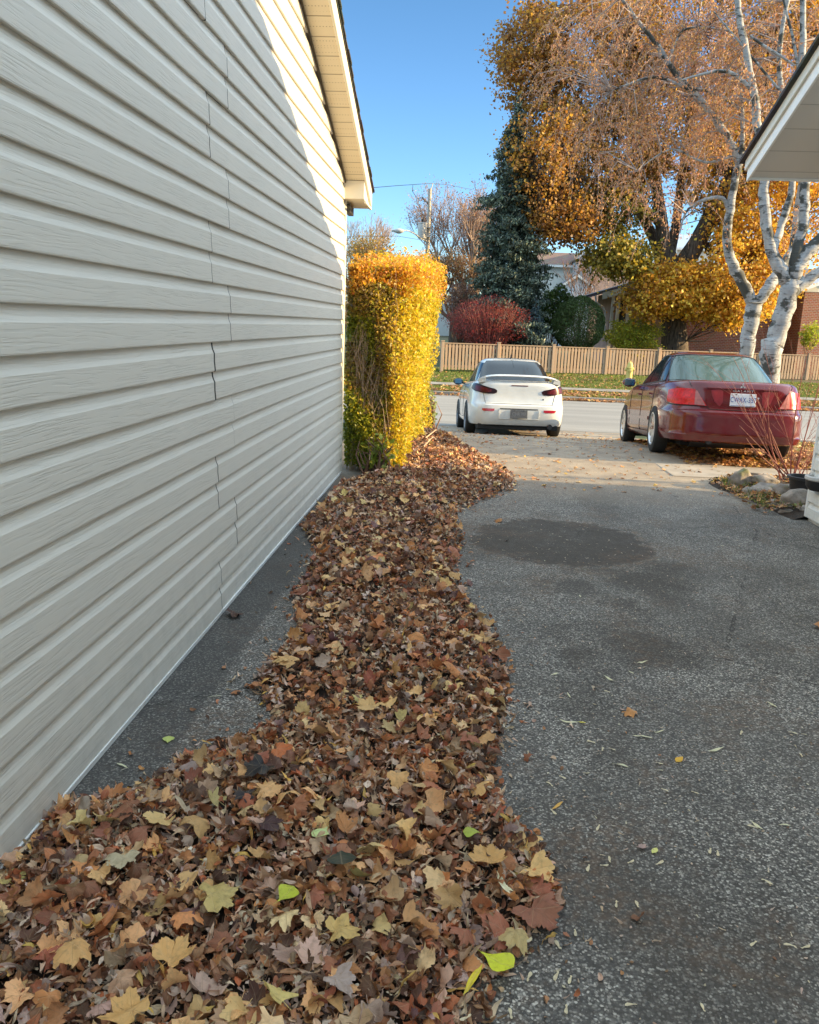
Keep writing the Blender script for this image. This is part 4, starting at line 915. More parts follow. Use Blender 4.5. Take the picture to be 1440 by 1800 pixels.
def _birch():
    n = N('white_birch_bark'); p = n.pos
    a = n.noise(n.map(p, (3, 3, 17)), 1.6, 4, .6); b = n.noise(n.map(p, (1.2, 1.2, 1.8)), 1.7, 5, .6); c_ = n.noise(n.map(p, (5, 5, 60)), 1.0, 2)
    f = n.math('MULTIPLY', n.rng(a, .585, .63), .85); col = n.mix(n.rng(n.noise(p, 8, 4), .3, .7), (.25, .25, .25), (.45, .44, .415))
    col = n.mix(n.math('MULTIPLY', n.rng(c_, .5, .62), .35), col, (.30, .27, .25))
    col = n.mix(f, col, (.05, .045, .04)); col = n.mix(n.rng(b, .525, .575), col, (.055, .055, .045))
    n.bump(n.math('ADD', a, b), .02, .7); return n.done(col, .75)
M['birch'] = _birch()

def leafquads(Cn, size, col, jit=.35, fold=.25, aspect=.62, down=0.0):
    """one small folded leaf (two quads sharing a midrib) at each centre"""
    n_ = len(Cn); u = rng.normal(size=(n_, 3)); u[:, 2] -= down; u /= np.linalg.norm(u, axis=1)[:, None]
    v = rng.normal(size=(n_, 3)); v -= (v*u).sum(1)[:, None]*u; v /= np.linalg.norm(v, axis=1)[:, None]
    w_ = np.cross(u, v); s_ = (size*(1 + jit*rng.uniform(-1, 1, n_)))[:, None]
    a = Cn - u*s_*.5; b = Cn + u*s_*.5; c1 = Cn + v*s_*aspect*.5 + w_*s_*fold*.3; c2 = Cn - v*s_*aspect*.5 + w_*s_*fold*.3
    V = np.stack([a, c1, b, c2], 1).reshape(-1, 3)
    i0 = np.arange(n_)[:, None]*4
    F = np.concatenate([i0 + [0, 1, 2], i0 + [0, 2, 3]], 0)
    return V, F, np.repeat(col, 4, 0)
def pal(cols, wts, n_, var=.22):
    cols = np.array(cols, float); idx = rng.choice(len(cols), n_, p=np.array(wts)/sum(wts)); c = cols[idx]
    return np.clip(c * (1 + rng.uniform(-var, var, (n_, 1))) * (1 + rng.uniform(-.08, .08, (n_, 3))), 0, 1)
def segtubes(segs, nsides=3):
    """segs: list of (p0, p1, r0, r1) -> light tubes"""
    A = np.array([s[0] for s in segs], float); B = np.array([s[1] for s in segs], float); r0 = np.array([s[2] for s in segs]); r1 = np.array([s[3] for s in segs])
    d = B-A; d /= (np.linalg.norm(d, axis=1)[:, None] + 1e-9); h = np.where(np.abs(d[:, 2:3]) < .9, [[0, 0, 1.]], [[1., 0, 0]]); u = np.cross(d, h); u /= np.linalg.norm(u, axis=1)[:, None]; v = np.cross(d, u)
    V = []
    for P_, r_ in ((A, r0), (B, r1)):
        for k_ in range(nsides):
            th = 2*math.pi*k_/nsides; V.append(P_ + (u*math.cos(th) + v*math.sin(th))*r_[:, None])
    V = np.stack(V, 1).reshape(-1, 3); i0 = np.arange(len(segs))[:, None]*2*nsides
    F = np.concatenate([i0 + [k_, (k_+1) % nsides, nsides+(k_+1) % nsides, nsides+k_] for k_ in range(nsides)], 0)
    return V, F
def seg_obj(name, segs, mat, parent, ns=3):
    V, F = segtubes(segs, ns); return ch(link(name, npmesh(name, V, F), mat, parent, True))
def cloud_obj(name, V, F, c, mat, parent): return ch(link(name, npmesh(name, V, F, c), mat, parent, True))
def grow(p, d, ln, r_, depth, out, tips, spread=.55, up=.12, kids=(2, 4), shrink=.72, seg=3, droop=0):
    p = np.array(p, float); d = _n(np.array(d, float))
    for i in range(seg):
        d = _n(d + np.array([rnd.gauss(0, .10), rnd.gauss(0, .10), rnd.gauss(0, .08) + up*.3 - droop*.3]))
        q = p + d*ln/seg; r2 = r_*(1 - .35/seg); out.append((p, q, r_, r2)); p = q; r_ = r2
        if depth > 0 and i < seg-1 and rnd.random() < .75:
            e = _n(d + np.array([rnd.gauss(0, spread), rnd.gauss(0, spread), rnd.gauss(0, spread*.7) + up]))
            grow(p, e, ln*shrink*rnd.uniform(.7, 1.05), r_*.6, depth-1, out, tips, spread, up, kids, shrink, seg, droop)
    if depth == 0: tips.append(p); return
    for _ in range(rnd.randint(*kids)):
        e = _n(d + np.array([rnd.gauss(0, spread), rnd.gauss(0, spread), rnd.gauss(0, spread*.7) + up]))
        grow(p, e, ln*shrink*rnd.uniform(.8, 1.1), r_*.68, depth-1, out, tips, spread, up, kids, shrink, seg, droop)
def proj(q):
    c = RW.T @ (np.asarray(q, float) - np.array([0, 0, CH])); return 720+1440*c[0]/c[2], 900-1440*c[1]/c[2]
def V3(v): return np.array([v[0], v[1], v[2]])
def pxell(cx, cy, rx, ry, Y, ry_depth=None):
    c = P(cx, cy, Y); s_ = (P(cx+rx, cy, Y)-c).length; t_ = (P(cx, cy-ry, Y)-c).length; return (V3(c), np.array([s_, ry_depth or s_*.8, t_]))
def in_ell(el, n_, shell=.55):
    c, r_ = el; d = rng.normal(size=(n_, 3)); d /= np.linalg.norm(d, axis=1)[:, None]; rad = rng.uniform(shell**3, 1, n_)**(1/3)
    return c + d*rad[:, None]*r_

# ---------------------------------------------------------------- golden maple
MY = 43.5
mp = V3(P(1188, 616, MY)); mp[2] = zg(MY)
maple = empty('maple_tree', mp, 'big maple with golden and rusty autumn leaves and a thick dark trunk behind the fence', 'tree')
def ptube(k, pts, rads, n=12, jit=0):
    k.tube(pts, rads, n)
k = MB()
trunk = [mp + [0, 0, -.3], V3(P(1186, 600, MY)), V3(P(1184, 560, MY)), V3(P(1186, 520, MY)), V3(P(1188, 480, MY))]
k.tube(trunk, [.85, .66, .60, .58, .62], 16)
k.tube([V3(P(1186, 500, MY)), V3(P(1182, 470, MY)), V3(P(1168, 430, MY)), V3(P(1160, 370, MY)), V3(P(1148, 290, MY)), V3(P(1120, 190, MY)), V3(P(1105, 90, MY)), V3(P(1090, 0, MY))], [.5, .46, .34, .30, .24, .18, .12, .08], 12)
k.tube([V3(P(1190, 500, MY)), V3(P(1200, 468, MY-.2)), V3(P(1225, 428, MY-.5)), V3(P(1248, 385, MY-.8)), V3(P(1285, 310, MY-1)), V3(P(1330, 200, MY-1)), V3(P(1370, 60, MY-1))], [.55, .50, .42, .40, .30, .2, .1], 12)
k.tube([V3(P(1188, 520, MY)), V3(P(1170, 480, MY+.8)), V3(P(1150, 420, MY+1.6)), V3(P(1110, 340, MY+2)), V3(P(1050, 240, MY+2)), V3(P(1000, 140, MY+2))], [.4, .35, .28, .2, .14, .08], 10)
k.tube([V3(P(1164, 400, MY)), V3(P(1130, 360, MY-1)), V3(P(1070, 320, MY-2)), V3(P(1000, 310, MY-2.5)), V3(P(940, 320, MY-3))], [.2, .16, .12, .09, .05], 8)
k.tube([V3(P(1176, 450, MY)), V3(P(1188, 400, MY+1)), V3(P(1200, 300, MY+1)), V3(P(1215, 180, MY+1)), V3(P(1225, 60, MY+1))], [.3, .24, .2, .15, .1], 8)
k.tube([V3(P(1186, 540, MY)), V3(P(1140, 500, MY-1.2)), V3(P(1090, 470, MY-2))], [.18, .12, .06], 8)
k.tube([V3(P(1190, 520, MY)), V3(P(1240, 490, MY-1)), V3(P(1300, 470, MY-1.5)), V3(P(1360, 430, MY-1.5))], [.2, .15, .1, .06], 8)
ch(k.build('trunk', M['bark'], maple, True, 60))
gold = [(.78, .44, .04), (.84, .55, .07), (.70, .32, .03), (.44, .21, .05)]
rust = [(.50, .245, .05), (.36, .17, .05), (.62, .34, .04), (.24, .12, .04)]
olive = [(.26, .23, .035), (.36, .28, .035), (.50, .32, .03), (.14, .13, .02)]
spec = [  # ellipsoid px, clusters, palette, weights
 (pxell(1040, 90, 150, 120, MY, 4.5), 185, rust, (3, 3, 3, 2)), (pxell(935, 110, 62, 105, MY-1, 2), 90, rust, (4, 3, 2, 2)),
 (pxell(965, 290, 72, 110, MY-2, 2.5), 130, rust, (4, 3, 4, 1)), (pxell(1060, 280, 110, 110, MY, 3.5), 170, rust, (3, 3, 4, 2)),
 (pxell(990, 385, 62, 50, MY-2, 2), 75, rust, (4, 4, 2, 2)), (pxell(1190, 230, 150, 150, MY, 4), 135, rust, (3, 2, 4, 1)),
 (pxell(1230, 60, 190, 120, MY+1, 4), 145, rust, (3, 2, 4, 1)), (pxell(1090, 455, 56, 36, MY-2, 1.8), 60, olive, (3, 3, 2, 1)),
 (pxell(1150, 512, 42, 48, MY-2, 1.6), 60, gold, (3, 2, 2, 2)), (pxell(1195, 512, 85, 50, MY-1.5, 2), 105, gold, (4, 3, 2, 1)),
 (pxell(1290, 470, 110, 110, MY-1.5, 2.5), 200, gold, (4, 3, 3, 1)), (pxell(1268, 528, 80, 42, MY-2, 1.8), 85, gold, (4, 3, 2, 1)),
 (pxell(1390, 330, 110, 190, MY, 3), 210, gold, (3, 2, 3, 2)), (pxell(1300, 300, 100, 110, MY, 3), 130, gold, (3, 2, 3, 2)),
 (pxell(1420, 90, 130, 130, MY, 3.5), 150, gold, (3, 1, 3, 3)), (pxell(1080, 370, 70, 50, MY-1, 2), 50, olive, (3, 3, 2, 1))]
CC = []; COL = []; SG = []
limbs = np.array(k.v)[::7]
for el, ncl, pl_, wt in spec:
    cen = in_ell(el, int(ncl*1.0), .45)
    for c_ in cen:
        u_, v_ = proj(c_)
        if 1158 < u_ < 1218 and 552 < v_ < 640 or 1152 < u_ < 1252 and 392 < v_ < 466: continue
        m_ = rnd.randint(55, 100); R_ = rnd.uniform(.28, .52)
        pts = c_ + rng.normal(size=(m_, 3)) * [R_, R_, R_*.55]
        CC.append(pts); COL.append(pal(pl_, wt, m_, .25) * rnd.uniform(.75, 1.25))
        j = np.argmin(((limbs-c_)**2).sum(1)); a = limbs[j]; mid = (a+c_)/2 + rng.normal(size=3)*.25
        SG += [(a, mid, .035, .024), (mid, c_, .024, .010)]
CC = np.concatenate(CC); COL = np.clip(np.concatenate(COL), 0, 1)
cloud_obj('crown', *leafquads(CC, .150, COL, .4, .5, .85), M['leaf'], maple)
seg_obj('branches', SG, M['bark'], maple)

# ---------------------------------------------------------------- birches with hanging twigs
def birch(name_label, base, limbs_, strands, by, seed):
    b0 = V3(base); t = empty('birch_tree', b0, name_label, 'tree')
    k = MB()
    for pts, rads in limbs_:
        # smooth + knobbly
        P_ = [V3(p) for p in pts]; Q = []; RR = []
        for i in range(len(P_)-1):
            for s_ in range(4):
                f = s_/4; p0 = P_[max(i-1, 0)]; p1 = P_[i]; p2 = P_[i+1]; p3 = P_[min(i+2, len(P_)-1)]
                q = .5*((2*p1) + (-p0+p2)*f + (2*p0-5*p1+4*p2-p3)*f*f + (-p0+3*p1-3*p2+p3)*f**3)
                Q.append(q + rng.normal(size=3)*rads[i]*.08); RR.append(.76*(rads[i]*(1-f)+rads[i+1]*f)*(1+rnd.uniform(-.07, .09)))
        Q.append(P_[-1]); RR.append(rads[-1]); k.tube(Q, RR, 14)
    ch(k.build('trunk', M['birch'], t, True, 60))
    lim = np.array(k.v); return t, lim
def hang(t, starts, lens, ntw=5, colr=None, dens=1.0):
    SG = []; LC = []
    for s0, L in zip(starts, lens):
        p = s0.copy(); d = _n(np.array([rnd.gauss(0, .5), rnd.gauss(0, .5), rnd.uniform(-.1, .5)])); n_ = rnd.randint(5, 8); r_ = .006
        for i in range(n_):
            d = _n(d + np.array([rnd.gauss(0, .10), rnd.gauss(0, .10), -.42])); q = p + d*L/n_
            SG.append((p, q, r_, r_*.85)); r_ *= .85
            m_ = max(1, int(5*dens)); f = rng.uniform(0, 1, (m_, 1)); LC.append(p + (q-p)*f + rng.normal(size=(m_, 3))*[.035, .035, .02]); 
            if rnd.random() < .3:
                e = _n(d + np.array([rnd.gauss(0, .5), rnd.gauss(0, .5), -.3])); q2 = p + e*L*.25; SG.append((p, q2, r_*.8, r_*.5)); LC.append(p + (q2-p)*rng.uniform(0, 1, (3, 1)))
            p = q
    return SG, np.concatenate(LC)
B1 = 18.0; g1 = V3(P(1308, 700, B1)); g1[2] = zt(B1) - .05
px = lambda x, y, Y=B1: P(x, y, Y)
t1, lim1 = birch('white birch with forked trunk left of its larger twin, shedding fine brown hanging twigs', g1, [
 ([g1, px(1310, 640), px(1316, 590), px(1324, 550), px(1328, 528)], [.27, .205, .195, .20, .21]),
 ([px(1326, 540), px(1308, 505), px(1288, 465), px(1278, 425), px(1282, 380), px(1290, 330), px(1300, 280), px(1304, 262)], [.17, .15, .135, .12, .11, .10, .10, .09]),
 ([px(1328, 535), px(1350, 505), px(1372, 475, 18.4), px(1392, 440, 18.8), px(1400, 380, 19), px(1412, 300, 19)], [.16, .15, .14, .11, .09, .07]),
 ([px(1298, 285), px(1288, 255), px(1262, 215), px(1232, 178), px(1205, 150), px(1175, 110), px(1150, 72), px(1120, 35), px(1092, -5)], [.10, .095, .09, .085, .08, .07, .06, .05, .04]),
 ([px(1303, 270), px(1306, 220), px(1303, 160), px(1302, 120)], [.07, .055, .035, .015]),
 ([px(1281, 370), px(1272, 350), px(1255, 347), px(1228, 355), px(1205, 375), px(1195, 410)], [.06, .05, .045, .04, .03, .015]),
 ([px(1262, 215), px(1225, 150+14), px(1190, 147), px(1150, 135), px(1105, 148), px(1075, 160)], [.05, .045, .04, .035, .03, .015]),
 ([px(1300, 190), px(1260, 165), px(1200, 150), px(1150, 135), px(1120, 142)], [.05, .045, .04, .03, .012]),
 ([px(1300, 270), px(1240, 285), px(1180, 262), px(1120, 300)], [.035, .03, .022, .01]),
 ([px(1175, 110), px(1195, 60), px(1210, 50), px(1235, 48), px(1290, 55)], [.03, .03, .03, .025, .012]),
], None, B1, 1)
B2 = 16.6; g2 = V3(P(1345, 720, B2)); g2[2] = zt(B2) - .05
px = lambda x, y, Y=B2: P(x, y, Y)
t2, lim2 = birch('larger white birch with black scarred bark and many limbs rising behind the red car', g2, [
 ([g2, px(1352, 640), px(1362, 600), px(1375, 560), px(1386, 520), px(1392, 490)], [.32, .26, .25, .235, .23, .22]),
 ([px(1390, 505), px(1378, 485), px(1362, 450), px(1350, 410), px(1345, 370), px(1343, 330), px(1345, 290), px(1335, 230), px(1325, 160), px(1312, 90), px(1300, 30), px(1296, -10)], [.17, .16, .14, .13, .125, .12, .11, .10, .09, .08, .075, .06]),
 ([px(1392, 500), px(1402, 470), px(1418, 445), px(1440, 425), px(1475, 395), px(1510, 350)], [.19, .18, .16, .15, .13, .10]),
 ([px(1396, 480), px(1400, 440), px(1412, 400), px(1414, 350), px(1415, 300), px(1408, 200), px(1410, 100), px(1412, -10)], [.14, .13, .12, .115, .11, .09, .08, .06]),
 ([px(1360, 440), px(1372, 400, 17), px(1385, 360, 17), px(1392, 320, 17), px(1380, 220, 17), px(1370, 100, 17), px(1385, 0, 17)], [.10, .09, .09, .08, .07, .06, .045]),
 ([px(1385, 520), px(1410, 500), px(1440, 478), px(1490, 455)], [.15, .14, .12, .10]),
 ([px(1325, 160), px(1290, 130), px(1262, 125), px(1235, 130), px(1200, 140)], [.05, .045, .04, .03, .015]),
 ([px(1318, 62), px(1350, 85), px(1375, 100), px(1398, 115)], [.03, .035, .03, .02]),
 ([px(1372, 160), px(1330, 110), px(1280, 50), px(1255, 20)], [.03, .028, .02, .012]),
 ([px(1410, 160), px(1400, 100), px(1390, 50), px(1375, -10)], [.04, .035, .03, .02]),
], None, B2, 2)
def twig_crown(t, lim, ells, nper):
    st = []; SG = []
    for (el, n_) in ells:
        c_ = in_ell(el, n_, .2); st.append(c_)
        for q in c_[::4]:
            j = np.argmin(((lim-q)**2).sum(1)); a = lim[j]; mid = (a+q)/2 + np.array([rnd.gauss(0, .15), rnd.gauss(0, .15), .2]); SG += [(a, mid, .018, .012), (mid, q, .012, .007)]
    st = np.concatenate(st); S2, LC = hang(t, st, rng.uniform(.5, 1.5, len(st)))
    seg_obj('twigs', SG + S2, M['grey_twig'], t)
    c = pal([(.60, .28, .12), (.42, .20, .10), (.70, .38, .16), (.78, .46, .12), (.50, .26, .16)], (3, 3, 2, 1, 2), len(LC), .25)
    cloud_obj('crown', *leafquads(LC, .052, c, .4, .3, .42, 1.2), M['leaf'], t)
pe = lambda x, y, rx, ry, Y, d=1.6: pxell(x, y, rx, ry, Y, d)
twig_crown(t1, lim1, [(pe(1120, 50, 160, 90, 18.7), 158), (pe(1000, 110, 70, 80, 18.5), 52), (pe(1180, 180, 120, 80, 18.9), 125), (pe(1070, 230, 90, 60, 18.6), 62), (pe(1230, 270, 70, 40, 19), 39), (pe(1240, 100, 90, 90, 19), 85), (pe(1120, 330, 70, 35, 18.6), 26), (pe(1190, 360, 40, 20, 17.9), 9), (pe(1130, 120, 130, 90, 17.2, .6), 22)], 0)
twig_crown(t2, lim2, [(pe(1330, 60, 130, 100, 18.2), 125), (pe(1400, 160, 90, 120, 18.4), 85), (pe(1270, 180, 60, 90, 18), 52), (pe(1420, 380, 60, 60, 18), 13), (pe(1500, 100, 90, 200, 18.5), 26), (pe(1300, -60, 200, 80, 18), 39), (pe(1330, 120, 110, 100, 16, .5), 17)], 0)

# ---------------------------------------------------------------- conifers
def spruce(label, bx, by_, Y, top, halfw, n_lv, cols, wts, sz=.20, per=26, cat='tree', name='spruce_tree', cyl=.35):
    b = V3(P(bx, by_, Y)); b[2] = zg(Y); tt = V3(P(top[0], top[1], Y)); H = tt[2]-b[2]; t = empty(name, b, label, cat)
    k = MB(); k.tube([b, b+[0, 0, H*.5], [tt[0], Y, tt[2]]], [H*.018, H*.011, .02], 10); ch(k.build('trunk', M['bark'], t, True))
    CC = []; SG = []
    for i in range(n_lv):
        f = (i+.5)/n_lv; z = b[2] + H*(.03+.97*f); Rr = halfw*((1-f)**.75*(1-cyl) + cyl*min(1, (1-f)*3.2))
        cx = b[0]*(1-f) + tt[0]*f
        nb = max(4, int(11*(1-f)+4)); ph = rnd.uniform(0, 6)
        for j in range(nb):
            th = ph + 2*math.pi*j/nb + rnd.uniform(-.25, .25); L = Rr*rnd.uniform(.55, 1.22)*(1+.14*math.sin(f*23+th*2)); n_ = max(3, int(per*L/halfw))
            s_ = rng.uniform(.15, 1, n_)**.7; zz = z + .10*L*s_ - .38*L*s_**2 + .12*L*np.maximum(0, s_-.8)*4
            pts = np.stack([cx + math.cos(th)*L*s_, Y + math.sin(th)*L*s_, zz], 1)
            for q in range(4): CC.append(pts + rng.normal(size=pts.shape)*[.09*L+.03, .09*L+.03, .05] - [0, 0, .04*q])
            e = pts[np.argmax(s_)]; SG.append((np.array([cx, Y, z]), e, .03, .008))
    CC = np.concatenate(CC); c = pal(cols, wts, len(CC), .3)
    cloud_obj('crown', *leafquads(CC, sz, c, .45, .4, .34, .8), M['needle'], t); seg_obj('branches', SG, M['bark'], t); return t
spc = [(.065, .10, .075), (.12, .165, .12), (.32, .36, .24), (.035, .055, .045)]
spruce('tall blue green spruce with dense drooping branches left of the golden maple', 898, 560, 41.4, (912, 165), 1.75, 50, spc, (4, 4, 2, 2), .20, 46, cyl=.62)
spruce('small steel blue spruce bush between the red shrub and the round green bush', 945, 590, 40.6, (943, 522), .62, 12, [(.07, .12, .13), (.12, .19, .20), (.04, .07, .08)], (3, 2, 2), .12, 22, name='dwarf_spruce', cyl=.5)

# ---------------------------------------------------------------- bushes
def bush(label, cx, cy, rx, ry, Y, n_, cols, wts, sz, depth=None, name='bush', cat='bush', stems=40, shell=.6, stemmat='twig', lumpy=1.0, mat='leaf'):
    el = pxell(cx, cy, rx, ry, Y, depth); base = el[0].copy(); base[2] = zg(Y); t = empty(name, base, label, cat)
    d = rng.normal(size=(n_, 3)); d /= np.linalg.norm(d, axis=1)[:, None]; f = rng.uniform(shell**2, 1, n_)**.5
    lump = 1 + lumpy*.10*np.sin(d[:, 0]*5+1.3)*np.cos(d[:, 1]*4) + lumpy*.08*np.sin(d[:, 2]*7+d[:, 0]*6) + rng.normal(0, .035*lumpy, n_)
    pts = el[0] + d*(f*lump)[:, None]*el[1]; pts = pts[pts[:, 2] > base[2]]
    cloud_obj('foliage', *leafquads(pts, sz, pal(cols, wts, len(pts), .28), .4, .4, .6), M[mat], t)
    SG = []
    for i in range(stems):
        dd = rng.normal(size=3); dd[2] = abs(dd[2])+.3; dd = _n(dd); e = el[0] + dd*el[1]*rnd.uniform(.8, 1.02); b = base + np.array([rnd.uniform(-.15, .15), rnd.uniform(-.15, .15), -.02]); mid = b*.45+e*.55 + rng.normal(size=3)*.05 + [0, 0, .1*el[1][2]]
        SG += [(b, mid, .016, .010), (mid, e, .010, .004)]
    seg_obj('stems', SG, M[stemmat], t); return t
bush('wide burning red bush with bare fine twigs behind the fence', 858, 568, 78, 48, 39.9, 8200, [(.34, .032, .03), (.20, .03, .03), (.52, .06, .045), (.10, .03, .03)], (4, 4, 2, 3), .070, 1.3, stems=620, shell=.3, stemmat='redtwig')
bush('large round clipped dark green bush behind the fence', 1017, 571, 46, 50, 41.0, 30000, [(.035, .07, .015), (.06, .11, .02), (.09, .14, .03)], (4, 3, 1), .065, 1.25, name='round_bush', shell=.93, mat='needle', lumpy=.25)
bush('mid green shrub rising behind the round clipped bush', 978, 548, 36, 44, 43, 7000, [(.06, .11, .02), (.10, .16, .03)], (3, 2), .12, 1.2)
bush('yellow green shrub below the golden maple, just above the fence', 1112, 592, 50, 32, 42.0, 8000, [(.42, .42, .03), (.26, .30, .03), (.60, .48, .04)], (3, 3, 2), .10, 1.0, lumpy=2.6, shell=.35)
bush('lime green sapling in front of the brick wall at right', 1425, 590, 18, 24, 43, 900, [(.40, .48, .04), (.55, .50, .05)], (2, 1), .13, .6, name='sapling', stems=14, shell=.2)
bush('tawny brown shrub left of the red bush and spruce', 812, 535, 30, 42, 44, 3500, [(.24, .11, .07), (.32, .17, .09), (.16, .08, .06)], (2, 2, 2), .09, 1.2, stems=200, shell=.2)

# ---------------------------------------------------------------- bare trees
def bare(label, bx, Y, dirs, ln, r0, depth, leafcol=None, nleaf=0, mat='grey_twig', baseh=None, sz=.09, spread=.45, up=.18, grp=None, tilt=(0, 0), px_top=None):
    b = V3(P(bx, 590, Y)); b[2] = zg(Y); t = empty('bare_tree', b, label, 'tree', grp); out = []; tips = []
    h = baseh; k = MB(); k.tube([b, b+[0, 0, h*.5], b+[tilt[0], tilt[1], h]], [r0*1.3, r0, r0*.9], 10); ch(k.build('trunk', M['bark'], t, True))
    for d in dirs: grow(b+[tilt[0], tilt[1], h*rnd.uniform(.75, 1)], d, ln, r0*.6, depth, out, tips, spread, up)
    seg_obj('branches', [(a, q, max(r1, .010), max(r2, .008)) for a, q, r1, r2 in out], M[mat], t)
    if nleaf:
        T = np.array(tips); c = T[rng.integers(0, len(T), nleaf)] + rng.normal(size=(nleaf, 3))*.22
        cloud_obj('crown', *leafquads(c, sz, pal(leafcol[0], leafcol[1], nleaf, .3), .4, .3, .5), M['leaf'], t)
    return t
tan = ([(.42, .22, .13), (.34, .17, .12), (.50, .30, .16)], (2, 2, 1))
bare('leafless pinkish tree with fine upright twigs between the pole and the spruce', 822, 52, [(-.35, 0, 1), (.1, .2, 1), (.35, -.1, 1), (-.1, -.3, 1), (0, .3, .9), (-.6, 0, .8), (.55, .2, .8)], 2.5, .26, 4, tan, 9000, 'grey_twig', 3.2, .10, .42, .26)
bare('tawny half bare tree low beside the pole, left of the pink tree', 795, 47, [(-.7, 0, .6), (-.3, .2, 1), (.4, 0, .9), (.8, 0, .5)], 1.5, .2, 4, ([(.45, .24, .10), (.36, .20, .08), (.50, .34, .12)], (2, 2, 1)), 6500, 'twig', 2.0, .11, .5, .1)
bare('grey bare tree top showing over the hedge beside the garage corner', 622, 60, [(-.5, 0, 1), (0, 0, 1), (.5, 0, 1), (.8, .2, .7), (-.8, 0, .7)], 2.2, .22, 4, ([(.40, .30, .22)], (1,)), 700, 'grey_twig', 3.2, .1, .42, .2)
bare('olive brown leafy tree low above the hedge', 655, 56, [(-.6, 0, .8), (0, .2, 1), (.6, 0, .9), (.2, -.3, .9)], 1.9, .2, 3, ([(.36, .25, .05), (.42, .24, .06), (.24, .18, .05)], (2, 2, 1)), 5000, 'twig', 2.7, .14, .5, .1)
bare('orange brown low tree above the hedge near the pole', 705, 58, [(-.6, 0, .7), (0, .2, 1), (.7, 0, .7)], 1.7, .2, 3, ([(.46, .25, .10), (.36, .20, .09)], (2, 2)), 2600, 'twig', 2.3, .12, .5, .1)
bare('thin bare tree in front of the bluish white house', 1017, 55, [(-.4, 0, 1), (.1, 0, 1), (.5, 0, 1)], 1.6, .10, 3, None, 0, 'twig', 2.4, .1, .35, .2)
bare('thin leafless tree beside the porch roof', 1048, 58, [(-.4, 0, 1), (.1, 0, 1), (.5, 0, 1)], 1.7, .10, 3, None, 0, 'grey_twig', 2.8, .1, .35, .2)

# far wood that closes the view beyond the houses: one mass nobody could count
C_ = []; K_ = []
for i in range(520):
    a = rnd.uniform(-70, 130); Yf = rnd.uniform(105, 150); h = rnd.uniform(2.5, 6.2); c0 = np.array([a, Yf, h*.5+.6]); n_ = 60
    C_.append(c0 + rng.normal(size=(n_, 3))*[1.6, 1.2, h*.30]); K_.append(pal([[(.26, .17, .10), (.34, .20, .10), (.20, .17, .08), (.30, .24, .18)][rnd.randrange(4)]], (1,), n_, .3))
V_, F_, c_ = leafquads(np.concatenate(C_), .85, np.concatenate(K_), .4, .4, .6)
tag(link('distant_wood', npmesh('distant_wood', V_, F_, c_), M['leaf'], smooth=True), kind='stuff')

# ---------------------------------------------------------------- tall hedge past the garage corner
hx0, hx1, hy0, hy1, hz = -1.26, -.62, 8.78, 14.6, 2.27
hedge = empty('hedge', ((hx0+hx1)/2, (hy0+hy1)/2, 0), 'tall dense privet hedge turning yellow and orange, growing against the garage corner', 'hedge')
def hface(n_, kind):
    y = rng.uniform(hy0, hy1, n_); x = rng.uniform(hx0, hx1, n_); z = rng.uniform(.06, hz, n_)
    fl = lambda z_: .19*(z_/hz)**2.2 - .05*np.sin(z_*3.1)*.6
    if kind == 'front': y = hy0 - .05 + np.abs(rng.normal(0, .13, n_)) + .06*np.sin(x*9+z*4)
    if kind == 'right': x = hx1 + fl(z) - np.abs(rng.normal(0, .09, n_)) + .045*np.sin(y*5.1+z*3) + .03*np.sin(y*11); 
    if kind == 'top': z = hz - np.abs(rng.normal(0, .10, n_)) + .05*np.sin(x*12+y*4) + rng.exponential(.035, n_); x = rng.uniform(hx0, hx1+.19, n_)
    if kind == 'front': y = y + .30*np.clip((x-(hx1-.16))/.16, 0, 1)**2 + .10*(z > hz-.2) * (z-hz+.2)*4
    lumpf = .05*np.sin(y*2.3+z*2.1) + .04*np.sin(z*4.7-y*3.1)
    if kind == 'right': x = x + lumpf - .12*np.clip(1-(y-hy0)/.22, 0, 1)
    if kind == 'top': z = z + lumpf*.5 - .14*np.clip((x-(hx1+.04))/.15, 0, 1) + (rng.uniform(0, 1, n_) < .04)*rng.uniform(0, .10, n_)
    if kind == 'core': y = np.abs(rng.normal(0, .35, n_)) + hy0 + .1
    f = z/hz; zz = np.interp(y, TY, TZ)*(1-f) + z*(1-f) + f*(np.interp(y, [8.8, 14.6], [2.17, 2.62]) + z - hz*1.0) if kind != 'top' else z - hz + np.interp(y, [8.8, 14.6], [2.17, 2.62])
    return np.stack([x, y, zz], 1)
yel = [(.72, .54, .022), (.64, .42, .025), (.44, .42, .04), (.76, .64, .05)]
